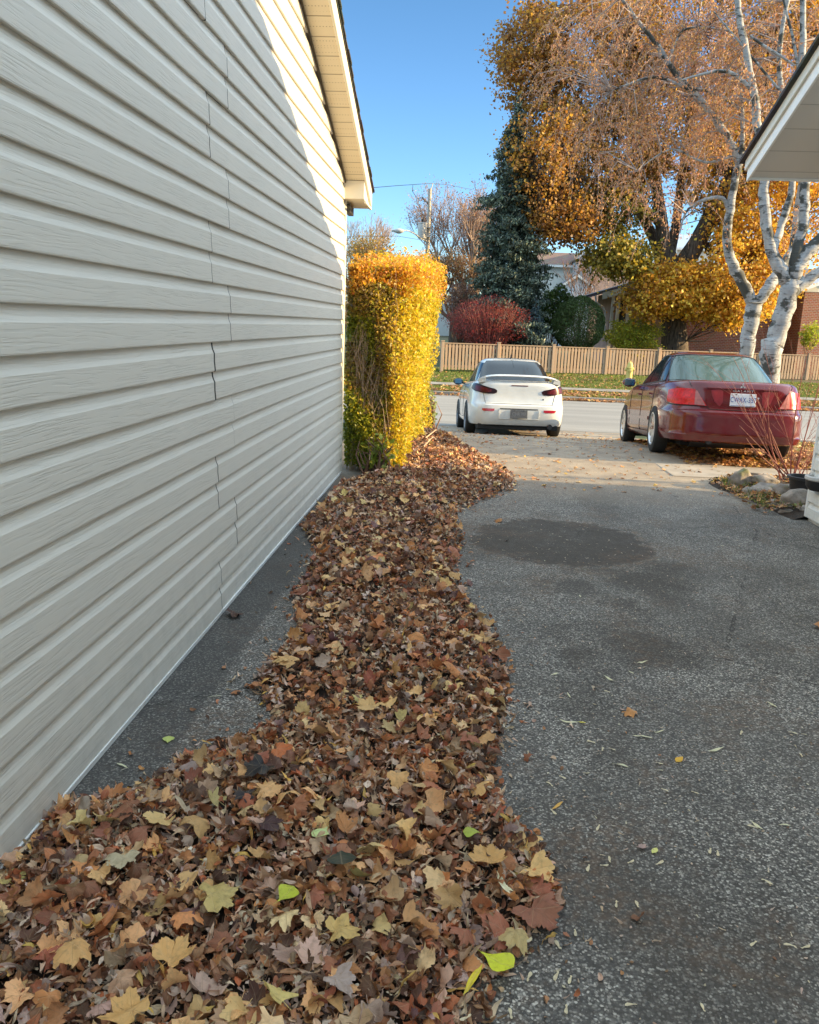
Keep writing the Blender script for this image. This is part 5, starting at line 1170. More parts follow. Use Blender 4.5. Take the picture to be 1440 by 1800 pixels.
def hcol(p, face):
    n_ = len(p); z = p[:, 2]; f = rng.uniform(0, 1, n_) + .35*np.sin(p[:, 0]*7+p[:, 2]*3.3)
    c = pal(yel, (3, 3, 1, 2), n_, .2)
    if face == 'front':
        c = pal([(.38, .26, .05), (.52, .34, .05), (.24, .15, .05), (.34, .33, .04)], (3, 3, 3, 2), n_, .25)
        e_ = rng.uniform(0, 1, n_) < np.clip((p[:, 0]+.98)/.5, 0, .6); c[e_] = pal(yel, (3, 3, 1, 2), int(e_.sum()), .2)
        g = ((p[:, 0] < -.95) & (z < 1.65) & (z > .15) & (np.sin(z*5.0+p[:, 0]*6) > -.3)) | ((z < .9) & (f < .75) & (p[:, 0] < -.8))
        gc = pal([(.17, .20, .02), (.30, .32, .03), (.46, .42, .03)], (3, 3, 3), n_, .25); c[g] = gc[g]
    o = (z > hz-.45+.18*np.sin(p[:, 0]*5)) & (rng.uniform(0, 1, n_) < np.clip((z-hz+.75)*1.8, 0, .85)) if face != 'right' else (z > hz-.3) & (rng.uniform(0, 1, n_) < .6)
    oc = pal([(.72, .33, .035), (.66, .23, .03), (.82, .46, .04), (.55, .28, .06)], (3, 1.4, 5, 1.5), n_, .2); c[o] = oc[o]
    return c
parts = [('front', 27000), ('right', 34000), ('top', 9500), ('core', 12000)]
P_ = []; c_ = []
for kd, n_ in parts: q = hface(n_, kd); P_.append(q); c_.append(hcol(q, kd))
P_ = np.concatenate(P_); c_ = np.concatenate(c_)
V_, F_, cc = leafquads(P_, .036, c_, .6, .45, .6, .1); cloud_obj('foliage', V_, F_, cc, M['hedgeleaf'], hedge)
SG = []
for i in range(330):
    fr = rnd.random() < .33
    x = rnd.uniform(hx0, hx1-.13); y = hy0 + .02 + abs(rnd.gauss(.03, .10)) if fr else rnd.uniform(hy0, hy1); p = np.array([x, y, -.05+zt(y)]); H_ = rnd.uniform(1.5, 2.32); d = np.array([rnd.gauss(0, .05), rnd.gauss(0, .04), 1.]); n_ = 8; r_ = rnd.uniform(.0025, .0052)
    for j in range(n_):
        d = _n(d + np.array([rnd.gauss(-.6*d[0]*0, .16), rnd.gauss(0, .10), .05])); q = p + d*H_/n_; d[0] = -abs(d[0]) if q[0] > hx1-.10 else abs(d[0]) if q[0] < hx0+.02 else d[0]; q = p + d*H_/n_; q[1] = max(q[1], hy0-.02); SG.append((p, q, r_, r_*.88)); r_ *= .88
        if j > 1:
            for _ in range(2): e = _n(d + np.array([rnd.gauss(0, .5), rnd.gauss(0, .5), .2])); SG.append((p, p + e*rnd.uniform(.08, .22), r_*.6, r_*.3))
        p = q
for x in (-1.0, -.92, -.80):   # a few old thick stems
    p = np.array([x, hy0+.12, -.05]); r_ = .018
    for j in range(6): q = p + np.array([rnd.gauss(0, .03), rnd.gauss(.01, .02), .3]); SG.append((p, q, r_, r_*.85)); p = q; r_ *= .85
seg_obj('stems', SG, M['hedge_stem'], hedge, 4)
# broad maple-like seedlings at the hedge foot, and a loose pale shrub at its street end
bush('pale green loose weed growing at the street end of the hedge', 755, 722, 14, 34, 14.4, 420, [(.30, .36, .14), (.42, .44, .12)], (2, 1), .06, .2, name='weed_clump', cat='plant', stems=24, shell=.1)
bush('clump of green and yellow seedling leaves at the foot of the hedge', 665, 800, 42, 38, 8.62, 110, [(.30, .36, .04), (.20, .26, .03), (.62, .52, .05)], (2, 2, 1), .085, .12, name='seedling_clump', cat='plant', stems=22, shell=.1)

# ---------------------------------------------------------------- red stemmed shrub by the right house
sb = V3(P(1392, 838, 9.0)); sb[2] = .06
shr = empty('dogwood_shrub', sb, 'bare red twigged shrub arching in front of the red car at right', 'shrub'); SG = []; LF = []
def arch(p, d, L, r_, n_=9, kids=1, bend=.0):
    for j in range(n_):
        d = _n(d + np.array([rnd.gauss(0, .07) + bend, rnd.gauss(0, .05), rnd.gauss(0, .04) - .02*j/n_])); q = p + d*L/n_; SG.append((p, q, r_, r_*.88)); r_ *= .88
        if kids and j > 1 and rnd.random() < .62: arch(q, _n(d + np.array([rnd.gauss(0, .55), rnd.gauss(0, .4), rnd.gauss(.05, .3)])), L*rnd.uniform(.2, .4), r_*.7, 6, kids-1)
        p = q
for i in range(17):
    a = rnd.uniform(-1, 1); arch(sb + np.array([rnd.uniform(-.12, .22), rnd.uniform(-.12, .12), -.04]), _n(np.array([a*.62-.05, rnd.uniform(-.25, .25), 1])), rnd.uniform(.7, 1.7), rnd.uniform(.004, .007), 10, 2, -.012 if a < 0 else .004)
for (x0, y0, x1, y1, x2, y2) in ((1378, 838, 1345, 790, 1352, 690), (1380, 836, 1330, 800, 1312, 770), (1390, 838, 1392, 720, 1425, 600), (1394, 838, 1425, 740, 1440, 680), (1388, 838, 1360, 770, 1330, 700), (1385, 835, 1350, 800, 1300, 748)):
    a, b, c = V3(P(x0, y0, 9.0)), V3(P(x1, y1, 8.95)), V3(P(x2, y2, 8.9)); pr = a
    for j in range(1, 9): f = j/8; q = a*(1-f)**2 + b*2*f*(1-f) + c*f*f; SG.append((pr, q, .009*(1-.6*f), .009*(1-.6*(f+.1)))); pr = q
seg_obj('stems', SG, M['redtwig'], shr, 5)

# ---------------------------------------------------------------- rocks
def _rock():
    n = N('fieldstone'); p = n.pos; f = n.noise(p, 9, 5, .6); col = n.mix(n.rng(f, .35, .65), (.15, .13, .11), (.34, .29, .25))
    col = n.mix(n.rng(n.noise(p, 4, 3), .55, .68), col, (.13, .14, .05)); n.bump(f, .02, .9); return n.done(col, .9)
M['rock'] = _rock()
def rock(px_, py_, wpx, hpx, Y, label, seed, asp=.8):
    c = V3(P(px_, py_, Y)); s_ = Y*1.02/1440; rx = wpx*s_/2; rz = hpx*s_/2; bm = bmesh.new(); bmesh.ops.create_icosphere(bm, subdivisions=4, radius=1)
    r2 = random.Random(seed); ph = [r2.uniform(0, 6) for _ in range(9)]
    pl_ = [(Vector((r2.gauss(0, 1), r2.gauss(0, 1), r2.gauss(0, 1))).normalized(), r2.uniform(.62, .9)) for _ in range(9)]
    for v in bm.verts:
        d = v.co.normalized(); q = 1.0
        for nn, dd in pl_:
            t = d.dot(nn)
            if t > .05: q = min(q, dd/t)
        q *= 1 + .05*math.sin(d.x*4+ph[0])*math.sin(d.y*5+ph[1]) + .03*math.sin(d.z*9+ph[2]+d.x*6)
        v.co = Vector((d.x*rx*1.12, d.y*rx*asp*1.12, d.z*rz*1.12))*q
    me = bpy.data.meshes.new('rock'); bm.to_mesh(me); bm.free(); o = link('rock', me, M['rock'], None, True); o.location = c + Vector((0, 0, .015)); tag(o, label, 'rock', 'rocks edging the bed by the side house')
rock(1304, 848, 42, 42, 8.85, 'pointed mossy grey rock at the far left tip of the bed', 1)
rock(1345, 850, 46, 26, 8.75, 'low grey rock just right of the pointed rock', 2)
rock(1352, 868, 62, 30, 8.45, 'broad flat grey rock in the middle of the bed', 3)
rock(1318, 868, 26, 18, 8.4, 'small tan rock at the driveway edge below the pointed rock', 4)
rock(1388, 866, 52, 30, 8.25, 'rounded grey brown rock beside the black pot', 5)
rock(1403, 888, 54, 46, 7.8, 'largest smooth brown boulder near the house corner', 6)
rock(1360, 892, 30, 24, 7.95, 'squat mossy yellowish rock left of the largest boulder', 7)
rock(1384, 904, 28, 16, 7.68, 'small tan stone below the largest boulder', 8)
rock(1414, 903, 26, 24, 7.60, 'pale upright stone against the corner trim', 9)
# bed soil
V = []; F = []; bx = [(2.86, 9.15), (2.78, 8.6), (2.88, 8.0), (2.98, 7.5), (3.12, 7.42)]
ys = [9.35, 9.1, 8.8, 8.5, 8.2, 7.9, 7.6, 7.42]; xl = [2.83, 2.74, 2.76, 2.80, 2.86, 2.92, 2.97, 3.02]
for y, a in zip(ys, xl):
    for i in range(9): x = a + (4.6-a)*i/8; V.append((x, y, -.01 + .10*math.sin(min(1, i/2.2)*1.57) + .015*math.sin(x*19+y*7)))
for j in range(len(ys)-1):
    for i in range(8): F.append((j*9+i, j*9+i+1, (j+1)*9+i+1, (j+1)*9+i))
tag(link('bed_soil', npmesh('bed_soil', V, F), M['soil'], smooth=True), kind='structure')
# pots
po = V3(P(1411, 862, 8.05)); pot = empty('plant_pot', po, 'black round plastic pot standing among the rocks', 'pot')
k = MB(); k.lathe([(0, 0), (.115, 0), (.135, .11), (.155, .115), (.155, .14), (.13, .14), (.115, .06), (0, .06)], n=32); k.build('pot_body', M['black_plastic'], pot, True, 40)
k = MB(); k.lathe([(0, .10), (.118, .10), (.118, .08)], n=24); k.build('pot_soil', M['soil'], pot, True)
po = V3(P(1443, 862, 7.28)); bw = empty('planter_bowl', po, 'dark bowl planter with a pale grey rim fixed at the house corner', 'planter')
k = MB(); k.lathe([(0, 0), (.10, .0), (.128, .035), (.133, .09), (.11, .09), (.09, .03), (0, .03)], n=32); k.build('bowl', M['black_plastic'], bw, True, 40)
k = MB(); k.lathe([(.108, .091), (.108, .12), (.122, .128), (.142, .12), (.144, .10), (.134, .088), (.108, .091)], n=40); k.build('rim', M['metal'], bw, True)
k = MB(); k.box(.06, .16, -.02, .02, -.02, .0); k.build('bracket', M['black_plastic'], bw)
# ================================================================ fallen leaves
def mat_litter(name, maple=True, rough=.6):
    n = N(name); c = n.attr(); u = n.map(n.uv(), (1, 1, 1)); s_ = n.sep(u)
    if maple:
        a = n.math('ARCTAN2', s_[0], s_[1]); r_ = n.math('SQRT', n.math('ADD', n.math('MULTIPLY', s_[0], s_[0]), n.math('MULTIPLY', s_[1], s_[1])))
        f = n.math('DIVIDE', a, R(48)); fr = n.math('ABSOLUTE', n.math('SUBTRACT', f, n.math('ROUND', f)))
        dist = n.math('MULTIPLY', fr, n.math('MULTIPLY', r_, .84)); vein = n.rng(dist, .008, .022, 1, 0)
        # side veins leaving each main vein
        sv = n.math('FRACT', n.math('ADD', n.math('MULTIPLY', r_, 7), n.math('MULTIPLY', fr, -5))); sv = n.math('MULTIPLY', n.rng(sv, .05, .12, 1, 0), .45)
        vein = n.math('MAXIMUM', vein, sv)
    else:
        vein = n.rng(n.math('ABSOLUTE', s_[0]), .01, .04, 1, 0)
        sv = n.math('FRACT', n.math('SUBTRACT', n.math('MULTIPLY', s_[1], 6), n.math('MULTIPLY', n.math('ABSOLUTE', s_[0]), 5))); vein = n.math('MAXIMUM', vein, n.math('MULTIPLY', n.rng(sv, .05, .14, 1, 0), .3))
    blot = n.noise(n.pos, 55, 4, .65); b2 = n.noise(n.pos, 16, 3)
    col = n.mix(n.math('MULTIPLY', n.rng(blot, .50, .68), .55), c, n.mix(.65, c, (.035, .018, .010)))
    col = n.mix(n.rng(b2, .35, .7, 0, .35), col, n.mix(.5, c, (.42, .28, .14)))
    col = n.mix(n.math('MULTIPLY', vein, .35), col, n.mix(.55, c, (.60, .44, .26)))
    n.bump(n.math('SUBTRACT', n.math('MULTIPLY', blot, .5), n.math('MULTIPLY', vein, .8)), .002, .7)
    n.done(col, rough, Specular_IOR_Level=.35); n.translucent(c, .12); return n.m
M['maple_litter'] = mat_litter('fallen_maple_leaf'); M['litter'] = mat_litter('fallen_small_leaf', False)

def tmpl_maple(rings=3, seed=0):
    half = [(0, 1.0), (5, .86), (11, .84), (14, .74), (20, .74), (25, .62), (27, .60), (33, .72), (38, .72), (43, .84), (50, .96), (57, .84), (63, .82), (67, .72), (74, .68), (80, .57), (88, .66), (98, .78), (106, .68), (120, .62), (140, .46), (164, .22)]
    pts = half + [(360-a, r_) for a, r_ in half[::-1] if a > 0]; n_ = len(pts)
    if seed:
        r3 = random.Random(seed); la = r3.uniform(0, 360); lw = r3.uniform(.55, 1.0); sq = r3.uniform(.0, .5); asy = [r3.uniform(.8, 1.12) for _ in range(5)]; sw = [r3.uniform(-6, 6) for _ in range(5)]
        q = []
        for a, r_ in pts:
            k_ = int(((a+25) % 360)//50) % 5 if a < 125 or a > 235 else 3
            rr_ = r_*(1-sq) + (.45+.35*r_)*sq if r_ > .3 else r_
            rr_ *= asy[k_]*r3.uniform(.93, 1.07)
            if abs((a-la+180) % 360-180) < 22: rr_ *= lw      # a torn lobe
            q.append((a + (sw[k_] if 0 < a < 360 and a not in (166,) else 0)*.6, rr_))
        pts = q
    xy = [(0, 0)] ; fr = [.34, .68, 1.0][-rings:] if rings < 3 else [.34, .68, 1.0]
    if rings == 1: fr = [1.0]
    if rings == 2: fr = [.5, 1.0]
    for f in fr:
        for a, r_ in pts:
            rr_ = r_ if f == 1.0 else f*(r_*.55 + .40*min(1, .35+.65*(1-abs(a-180)/180)) if False else (r_*.7+.14)); 
            xy.append((rr_*math.sin(R(a)), rr_*math.cos(R(a))))
    F = [(0, 1+(i+1) % n_, 1+i) for i in range(n_)]
    for k_ in range(len(fr)-1):
        a0 = 1+k_*n_; b0 = a0+n_
        for i in range(n_): j = (i+1) % n_; F += [(a0+i, a0+j, b0+j), (a0+i, b0+j, b0+i)]
    base = len(xy); xy += [(0.012, -.05), (-.012, -.05), (.02, -.62), (.0, -.64)]; F += [(base, base+1, base+3), (base, base+3, base+2)]   # the stalk
    xy = np.array(xy); xy[:, 1] += .05; return xy*.5, np.array(F), xy*1.0
def tmpl_oval(w_, nl=6, stalk=.25, tip=1.2):
    xy = []; F = []
    for i in range(nl+1):
        t = i/nl; ww = w_*math.sin(math.pi*min(.995, max(.02, t**(1/tip))))**.85
        for k_ in (-1, -.5, 0, .5, 1): xy.append((ww*k_*.5, t-.5))
    for i in range(nl):
        for j in range(4): a = i*5+j; F += [(a, a+1, a+6), (a, a+6, a+5)]
    b = len(xy); xy += [(.01, -.5), (-.01, -.5), (.02, -.5-stalk)]; F.append((b, b+1, b+2))
    xy = np.array(xy); return xy, np.array(F), xy*1.0
def tmpl_samara():
    xy = [(-.05, -.5), (.05, -.5), (.10, -.36), (-.10, -.36), (.04, -.22), (-.06, -.22), (.13, 0), (-.09, 0), (.19, .25), (-.10, .28), (.13, .45), (-.04, .5)]
    F = []
    for i in range(0, 10, 2): F += [(i, i+1, i+3) if i else (0, 1, 2), (i, i+3, i+2) if i else (0, 2, 3)]
    F = [(0, 1, 2), (0, 2, 3), (3, 2, 4), (3, 4, 5), (5, 4, 6), (5, 6, 7), (7, 6, 8), (7, 8, 9), (9, 8, 10), (9, 10, 11)]
    xy = np.array(xy); return xy, np.array(F), xy*1.0
T_M3, T_M2, T_M1 = tmpl_maple(3), tmpl_maple(2), tmpl_maple(1)
VAR = {id(T_M3): [tmpl_maple(3, q) for q in range(1, 9)], id(T_M2): [tmpl_maple(2, q) for q in range(11, 17)], id(T_M1): [tmpl_maple(1, q) for q in range(21, 24)]}
T_OV, T_WIL, T_SM, T_HEART = tmpl_oval(.55), tmpl_oval(.17, 8, .05, 1.0), tmpl_samara(), tmpl_oval(.92, 8, .5, .55)
def instances(T, C_, size, col, curl, tilt, crumple=.05, upcurl=0.0):
    """C_ (N,3) centres; curl range (across, along); returns V,F,col,uv"""
    xy, F, uv = T; n_ = len(C_); m_ = len(xy)
    X = np.repeat(xy[None, :, 0], n_, 0); Y = np.repeat(xy[None, :, 1], n_, 0)
    sx = 1 + rng.uniform(-.15, .12, (n_, 1)); X = X*sx
    k1 = rng.uniform(curl[0], curl[1], (n_, 1)); k2 = rng.uniform(curl[0]*.6, curl[1]*.7, (n_, 1)) * rng.choice([-1, 1], (n_, 1)); k1 = k1*rng.choice([1, 1, -1], (n_, 1))
    k1 = np.where(abs(k1) < .05, .05, k1); k2 = np.where(abs(k2) < .05, .05, k2)
    # bend around a slanted axis
    th = rng.uniform(-.6, .6, (n_, 1)); Xr = X*np.cos(th)+Y*np.sin(th); Yr = -X*np.sin(th)+Y*np.cos(th)
    Xb = np.sin(Xr*k1)/k1; Z = (1-np.cos(Xr*k1))/k1; Yb = np.sin(Yr*k2)/k2; Z = Z + (1-np.cos(Yr*k2))/k2
    ph = rng.uniform(0, 6.28, (n_, 4)); 
    Z = Z + crumple*(np.sin(Xr*9+ph[:, :1])*np.cos(Yr*8+ph[:, 1:2]) + .6*np.sin(Xr*17+Yr*13+ph[:, 2:3])) + upcurl*(Xr**2+Yr**2)
    Pn = np.stack([Xb, Yb, Z], 2) * size[:, None, None]
    a = rng.uniform(0, 6.283, n_); t1 = rng.normal(0, tilt, n_); t2 = rng.normal(0, tilt, n_)
    ca, sa = np.cos(a), np.sin(a); c1, s1 = np.cos(t1), np.sin(t1); c2, s2 = np.cos(t2), np.sin(t2)
    Rz = np.zeros((n_, 3, 3)); Rz[:, 0, 0] = ca; Rz[:, 0, 1] = -sa; Rz[:, 1, 0] = sa; Rz[:, 1, 1] = ca; Rz[:, 2, 2] = 1
    Rx = np.zeros((n_, 3, 3)); Rx[:, 0, 0] = 1; Rx[:, 1, 1] = c1; Rx[:, 1, 2] = -s1; Rx[:, 2, 1] = s1; Rx[:, 2, 2] = c1
    Ry = np.zeros((n_, 3, 3)); Ry[:, 1, 1] = 1; Ry[:, 0, 0] = c2; Ry[:, 0, 2] = s2; Ry[:, 2, 0] = -s2; Ry[:, 2, 2] = c2
    M_ = Rx @ Ry @ Rz; W_ = np.einsum('nij,nmj->nmi', M_, Pn)
    W_[:, :, 2] -= np.minimum(0, W_[:, :, 2].min(1, keepdims=True)) * .75
    V = (W_ + C_[:, None, :]).reshape(-1, 3)
    Fa = (np.arange(n_)[:, None, None]*m_ + F[None]).reshape(-1, 3)
    return V, Fa, np.repeat(col, m_, 0), np.tile(uv, (n_, 1))
def join(L):
    V = []; F = []; c = []; u = []; b = 0
    for v, f, cc, uu in L: V.append(v); F.append(f+b); c.append(cc); u.append(uu); b += len(v)
    return np.concatenate(V), np.concatenate(F), np.concatenate(c), np.concatenate(u)
def litter(name, parts, mat, label=None):
    V, F, c, u = join(parts); o = link(name, npmesh(name, V, F, c, u), mat, smooth=True); return tag(o, kind='stuff')

# the drift along the garage: outline of the drift on the ground
RB = [(826, 1830), (870, 1740), (930, 1660), (975, 1600), (970, 1540), (935, 1480), (885, 1430), (862, 1370), (880, 1300), (893, 1230), (878, 1150), (848, 1100), (815, 1050), (795, 1000), (812, 950), (800, 905), (850, 880), (900, 862), (905, 838), (850, 805), (800, 775), (762, 757), (738, 748)]
LB = [(0, 1560), (60, 1470), (110, 1425), (225, 1400), (335, 1335), (430, 1300), (490, 1262), (447, 1212), (478, 1160), (525, 1110), (518, 1050), (545, 1000), (556, 965), (530, 925), (575, 880), (600, 850), (640, 838), (690, 832), (715, 805), (728, 770), (738, 752)]
rb = [G(*p) for p in RB]; lb = [G(*p) for p in LB]
poly = [(-1.27, .6), (-1.27, float(G(0, 1545).y))] + [(p.x, p.y) for p in lb[1:]] + [(p.x, p.y) for p in rb[::-1]] + [(rb[0].x-.02, .6)]
poly = np.array(poly)
def inside(pt, pl):
    x, y = pt[:, 0], pt[:, 1]; r_ = np.zeros(len(pt), bool); n_ = len(pl); j = n_-1
    for i in range(n_):
        xi, yi = pl[i]; xj, yj = pl[j]; c = ((yi > y) != (yj > y)) & (x < (xj-xi)*(y-yi)/(yj-yi+1e-12)+xi); r_ ^= c; j = i
    return r_
def edged(pt, pl):
    d = np.full(len(pt), 9.)
    for i in range(len(pl)):
        a = pl[i]; b = pl[(i+1) % len(pl)]; ab = b-a; t = np.clip(((pt-a)@ab)/(ab@ab+1e-12), 0, 1); d = np.minimum(d, np.linalg.norm(pt-(a+t[:, None]*ab), axis=1))
    return d
def hgt(pt):
    d = edged(pt, poly); ins = inside(pt, poly); d = np.where(ins, d, 0)
    d2 = np.maximum(0, np.minimum(d, (pt[:, 0]+1.27)*.8+.0))
    h_ = .068*(1-np.exp(-d2/.16)) * (1 + .25*np.sin(pt[:, 0]*8+pt[:, 1]*2.3) + .20*np.sin(pt[:, 1]*5.1-pt[:, 0]*3))
    return h_ + np.interp(pt[:, 1], TY, TZ), d, ins
def scatter(n_, spill=0.0, ylim=None):
    out = []
    lo = poly.min(0)-spill; hi = poly.max(0)+spill
    while sum(len(o) for o in out) < n_:
        p = rng.uniform(lo, hi, (n_*2, 2))
        # thin out with distance, the far part needs fewer
        keep = rng.uniform(0, 1, len(p)) < np.clip(2.6/(p[:, 1]+.3), .16, 1); p = p[keep]
        if ylim: p = p[(p[:, 1] > ylim[0]) & (p[:, 1] < ylim[1])]
        ins = inside(p, poly)
        if spill: d = edged(p, poly); ins |= rng.uniform(0, 1, len(p)) < np.exp(-d/(spill*.28))*.45; ins &= (p[:, 0] > -1.25)
        out.append(p[ins])
    return np.concatenate(out)[:n_]
# drift base so that no bare asphalt shows between the leaves
gx_ = np.arange(-1.27, 1.0, .045); gy_ = np.arange(.6, 13.4, .06); XX, YY = np.meshgrid(gx_, gy_); pt = np.stack([XX.ravel(), YY.ravel()], 1); hh, dd, ii = hgt(pt)
zz = hh - .018 + rng.uniform(-.006, .006, len(hh)); nx_ = len(gx_); keep = ii & (dd > .03); F = []
for j in range(len(gy_)-1):
    for i in range(nx_-1):
        q = (j*nx_+i, j*nx_+i+1, (j+1)*nx_+i+1, (j+1)*nx_+i)
        if all(keep[list(q)]): F.append(q)
tag(link('leaf_mould', npmesh('leaf_mould', np.column_stack([pt, zz]), F), M['soil'], smooth=True), kind='stuff')
small_c = [(.46, .20, .095), (.24, .095, .05), (.64, .27, .10), (.60, .42, .33), (.76, .50, .31), (.075, .035, .025), (.84, .66, .52), (.52, .15, .06)]
small_w = (5, 4, 3, 3, 3, 3, 1.2, 2)
big_c = [(.84, .47, .20), (.80, .50, .23), (.70, .29, .11), (.88, .60, .31), (.64, .42, .30), (.64, .50, .19), (.40, .14, .08), (.90, .54, .23)]
big_w = (5, 3, 4, 2.4, 2.5, .6, 2.6, 2.2)
dull_c = [(.36, .15, .075), (.20, .085, .05), (.50, .21, .085), (.46, .33, .27), (.56, .36, .22), (.10, .045, .032), (.40, .12, .06), (.24, .12, .12)]
dull_w = (5, 4, 3, 2.5, 2.5, 3, 2, 1)
LP = []
def add(T, n_, size, cols, wts, curl, tilt, lift, crump=.04, spill=0, upc=0, ylim=None):
    p = scatter(n_, spill, ylim); h_, d, ins = hgt(p); z = h_ + rng.uniform(lift[0], lift[1], n_)*np.where(ins, 1, .15)
    z = np.maximum(z, np.interp(p[:, 1], TY, TZ)+.003); s_ = rng.uniform(size[0], size[1], n_)
    TT = VAR.get(id(T), [T]); cc_ = pal(cols, wts, n_, .30)
    for q in range(len(TT)): LP.append(instances(TT[q], np.column_stack([p, z])[q::len(TT)], s_[q::len(TT)], cc_[q::len(TT)], curl, tilt, crump, upc))
add(T_OV, 15000, (.022, .055), small_c, small_w, (1.0, 5.2), .50, (-.012, .014), .05, .06)
add(T_WIL, 7500, (.035, .085), [(.54, .37, .25), (.40, .20, .10), (.70, .51, .36), (.26, .14, .08), (.75, .45, .10)], (3, 3, 2, 2, .7), (.8, 5.0), .45, (-.006, .018), .05, .10)
add(T_SM, 2600, (.020, .036), [(.72, .54, .38), (.50, .30, .18), (.60, .33, .22)], (2, 2, 1), (.2, 1.5), .5, (-.002, .020), .02, .26)
add(T_M2, 5200, (.030, .075), small_c, small_w, (1.8, 5.0), .60, (-.010, .016), .06, .05)
add(T_OV, 4200, (.010, .038), small_c, small_w, (1.0, 4.5), .3, (.0, .004), .05, .34)
add(T_SM, 1500, (.014, .030), [(.80, .64, .48), (.60, .42, .30)], (1, 1), (.3, 1.5), .3, (.0, .004), .02, .40)
add(T_M2, 520, (.03, .08), small_c, small_w, (1.0, 4.0), .3, (.0, .004), .05, .30)
drift_small = litter('leaf_litter', LP, M['litter']); LP = []
add(T_M3, 460, (.06, .15), big_c, big_w, (1.0, 3.6), .40, (.006, .026), .035, .03, .10, (1.1, 5.5))
add(T_M3, 800, (.045, .115), dull_c, dull_w, (1.8, 5.0), .50, (.004, .024), .05, .03, .1, (1.1, 5.5))
add(T_M2, 1500, (.05, .11), dull_c, dull_w, (1.2, 4.2), .45, (.002, .022), .05, .06, .10, (4.5, 13.4))
add(T_M2, 520, (.06, .14), big_c, big_w, (.7, 3.0), .36, (.006, .028), .035, .06, .10, (4.5, 13.4))
litter('maple_leaf_litter', LP, M['maple_litter'])

# thin litter elsewhere: under the red car, the bed, kerb line, verge, drive
def litter_area(name, n_, xr, yr, zf, cols, wts, size, T=T_OV, clump=2.2, curl=(.5, 2.5), thr=None, mat='litter'):
    x = rng.uniform(*xr, n_*3); y = rng.uniform(*yr, n_*3); nz = np.sin(x*clump+1.1*np.sin(y*1.7))+np.sin(y*clump*1.3+x*.7)
    k_ = rng.uniform(-2, 2, n_*3) < nz + (thr or 0); x, y = x[k_][:n_], y[k_][:n_]; z = np.array([zf(a, b) for a, b in zip(x, y)]); s_ = rng.uniform(*size, len(x))
    return instances(T, np.column_stack([x, y, z]), s_, pal(cols, wts, len(x), .3), curl, .3, .05)
bc = [(.56, .26, .10), (.40, .18, .075), (.68, .40, .17), (.30, .13, .06), (.76, .44, .10)]; bw_ = (3, 3, 2, 2, 1)
zr = lambda x, y: zt(y)-.03+rnd.uniform(.0, .03)
litter('lawn_leaves', [litter_area('a', 15000, (2.9, 9.5), (10.45, 15.5), zr, bc, bw_, (.06, .12), T_M1, thr=.8), litter_area('b', 2600, (4.2, 14), (15.5, 18.4), zr, bc, bw_, (.07, .13), T_M1),
  litter_area('c', 9000, (-12, 24), (29.05, 31.0), lambda x, y: zg(y)+rnd.uniform(-.03, .01), bc, bw_, (.10, .17), T_M1), litter_area('d', 3000, (-12, 26), (32.4, 37.5), lambda x, y: zg(y)+rnd.uniform(-.03, .01), bc, bw_, (.10, .17), T_M1, .5),
  litter_area('e', 3500, (-12, 24), (28.45, 28.85), lambda x, y: zt(y)+rnd.uniform(.0, .05), bc, bw_, (.10, .17), T_M1, thr=1.0)], M['maple_litter'])
litter('bed_leaves', [litter_area('a', 1500, (2.80, 4.5), (7.55, 9.3), lambda x, y: .0 + .07*min(1, (x-2.75)*3) + rnd.uniform(.0, .02), bc+[(.30, .22, .16), (.10, .12, .03)], bw_+(2, 1), (.035, .09), T_M2, thr=1.6), litter_area('b', 120, (2.80, 3.6), (7.5, 9.2), lambda x, y: .0 + .07*min(1, (x-2.75)*3) + rnd.uniform(.0, .03), [(.16, .22, .05), (.10, .14, .03), (.35, .30, .06)], (2, 2, 1), (.02, .045), T_OV, thr=1)], M['maple_litter'])
# crumbs, seeds and chaff on the drive (nobody could count them)
def crumbs(n_, T, size, cols, wts, xr, yr, curl=(.2, 1.6), pw=1.0):
    y = yr[0] + (yr[1]-yr[0])*rng.uniform(0, 1, n_)**pw; x = rng.uniform(*xr, n_); z = np.interp(y, TY, TZ)+.0035; s_ = rng.uniform(*size, n_)
    q = ~inside(np.stack([x, y], 1), poly) & (x > -1.2); return instances(T, np.column_stack([x, y, z])[q], s_[q], pal(cols, wts, int(q.sum()), .25), curl, .12, .02)
pale = [(.60, .47, .35), (.46, .33, .23), (.68, .58, .45)]
litter('drive_chaff', [crumbs(1500, T_SM, (.010, .024), pale, (2, 2, 1), (-.9, 3.0), (1.2, 9.5)), crumbs(3800, T_OV, (.005, .014), pale+[(.22, .12, .06)], (2, 2, 1, 2), (-.9, 3.0), (1.2, 9.0)),
   crumbs(330, T_M1, (.035, .09), bc, bw_, (-.3, 3.2), (8.3, 14.5), (.6, 2.5)), crumbs(700, T_OV, (.02, .05), bc, bw_, (-.2, 3.2), (8.3, 15), (.6, 2.5)), crumbs(160, T_M1, (.05, .10), bc, bw_, (-1.2, 3), (15, 18.5), (.6, 2.5))], M['litter'])

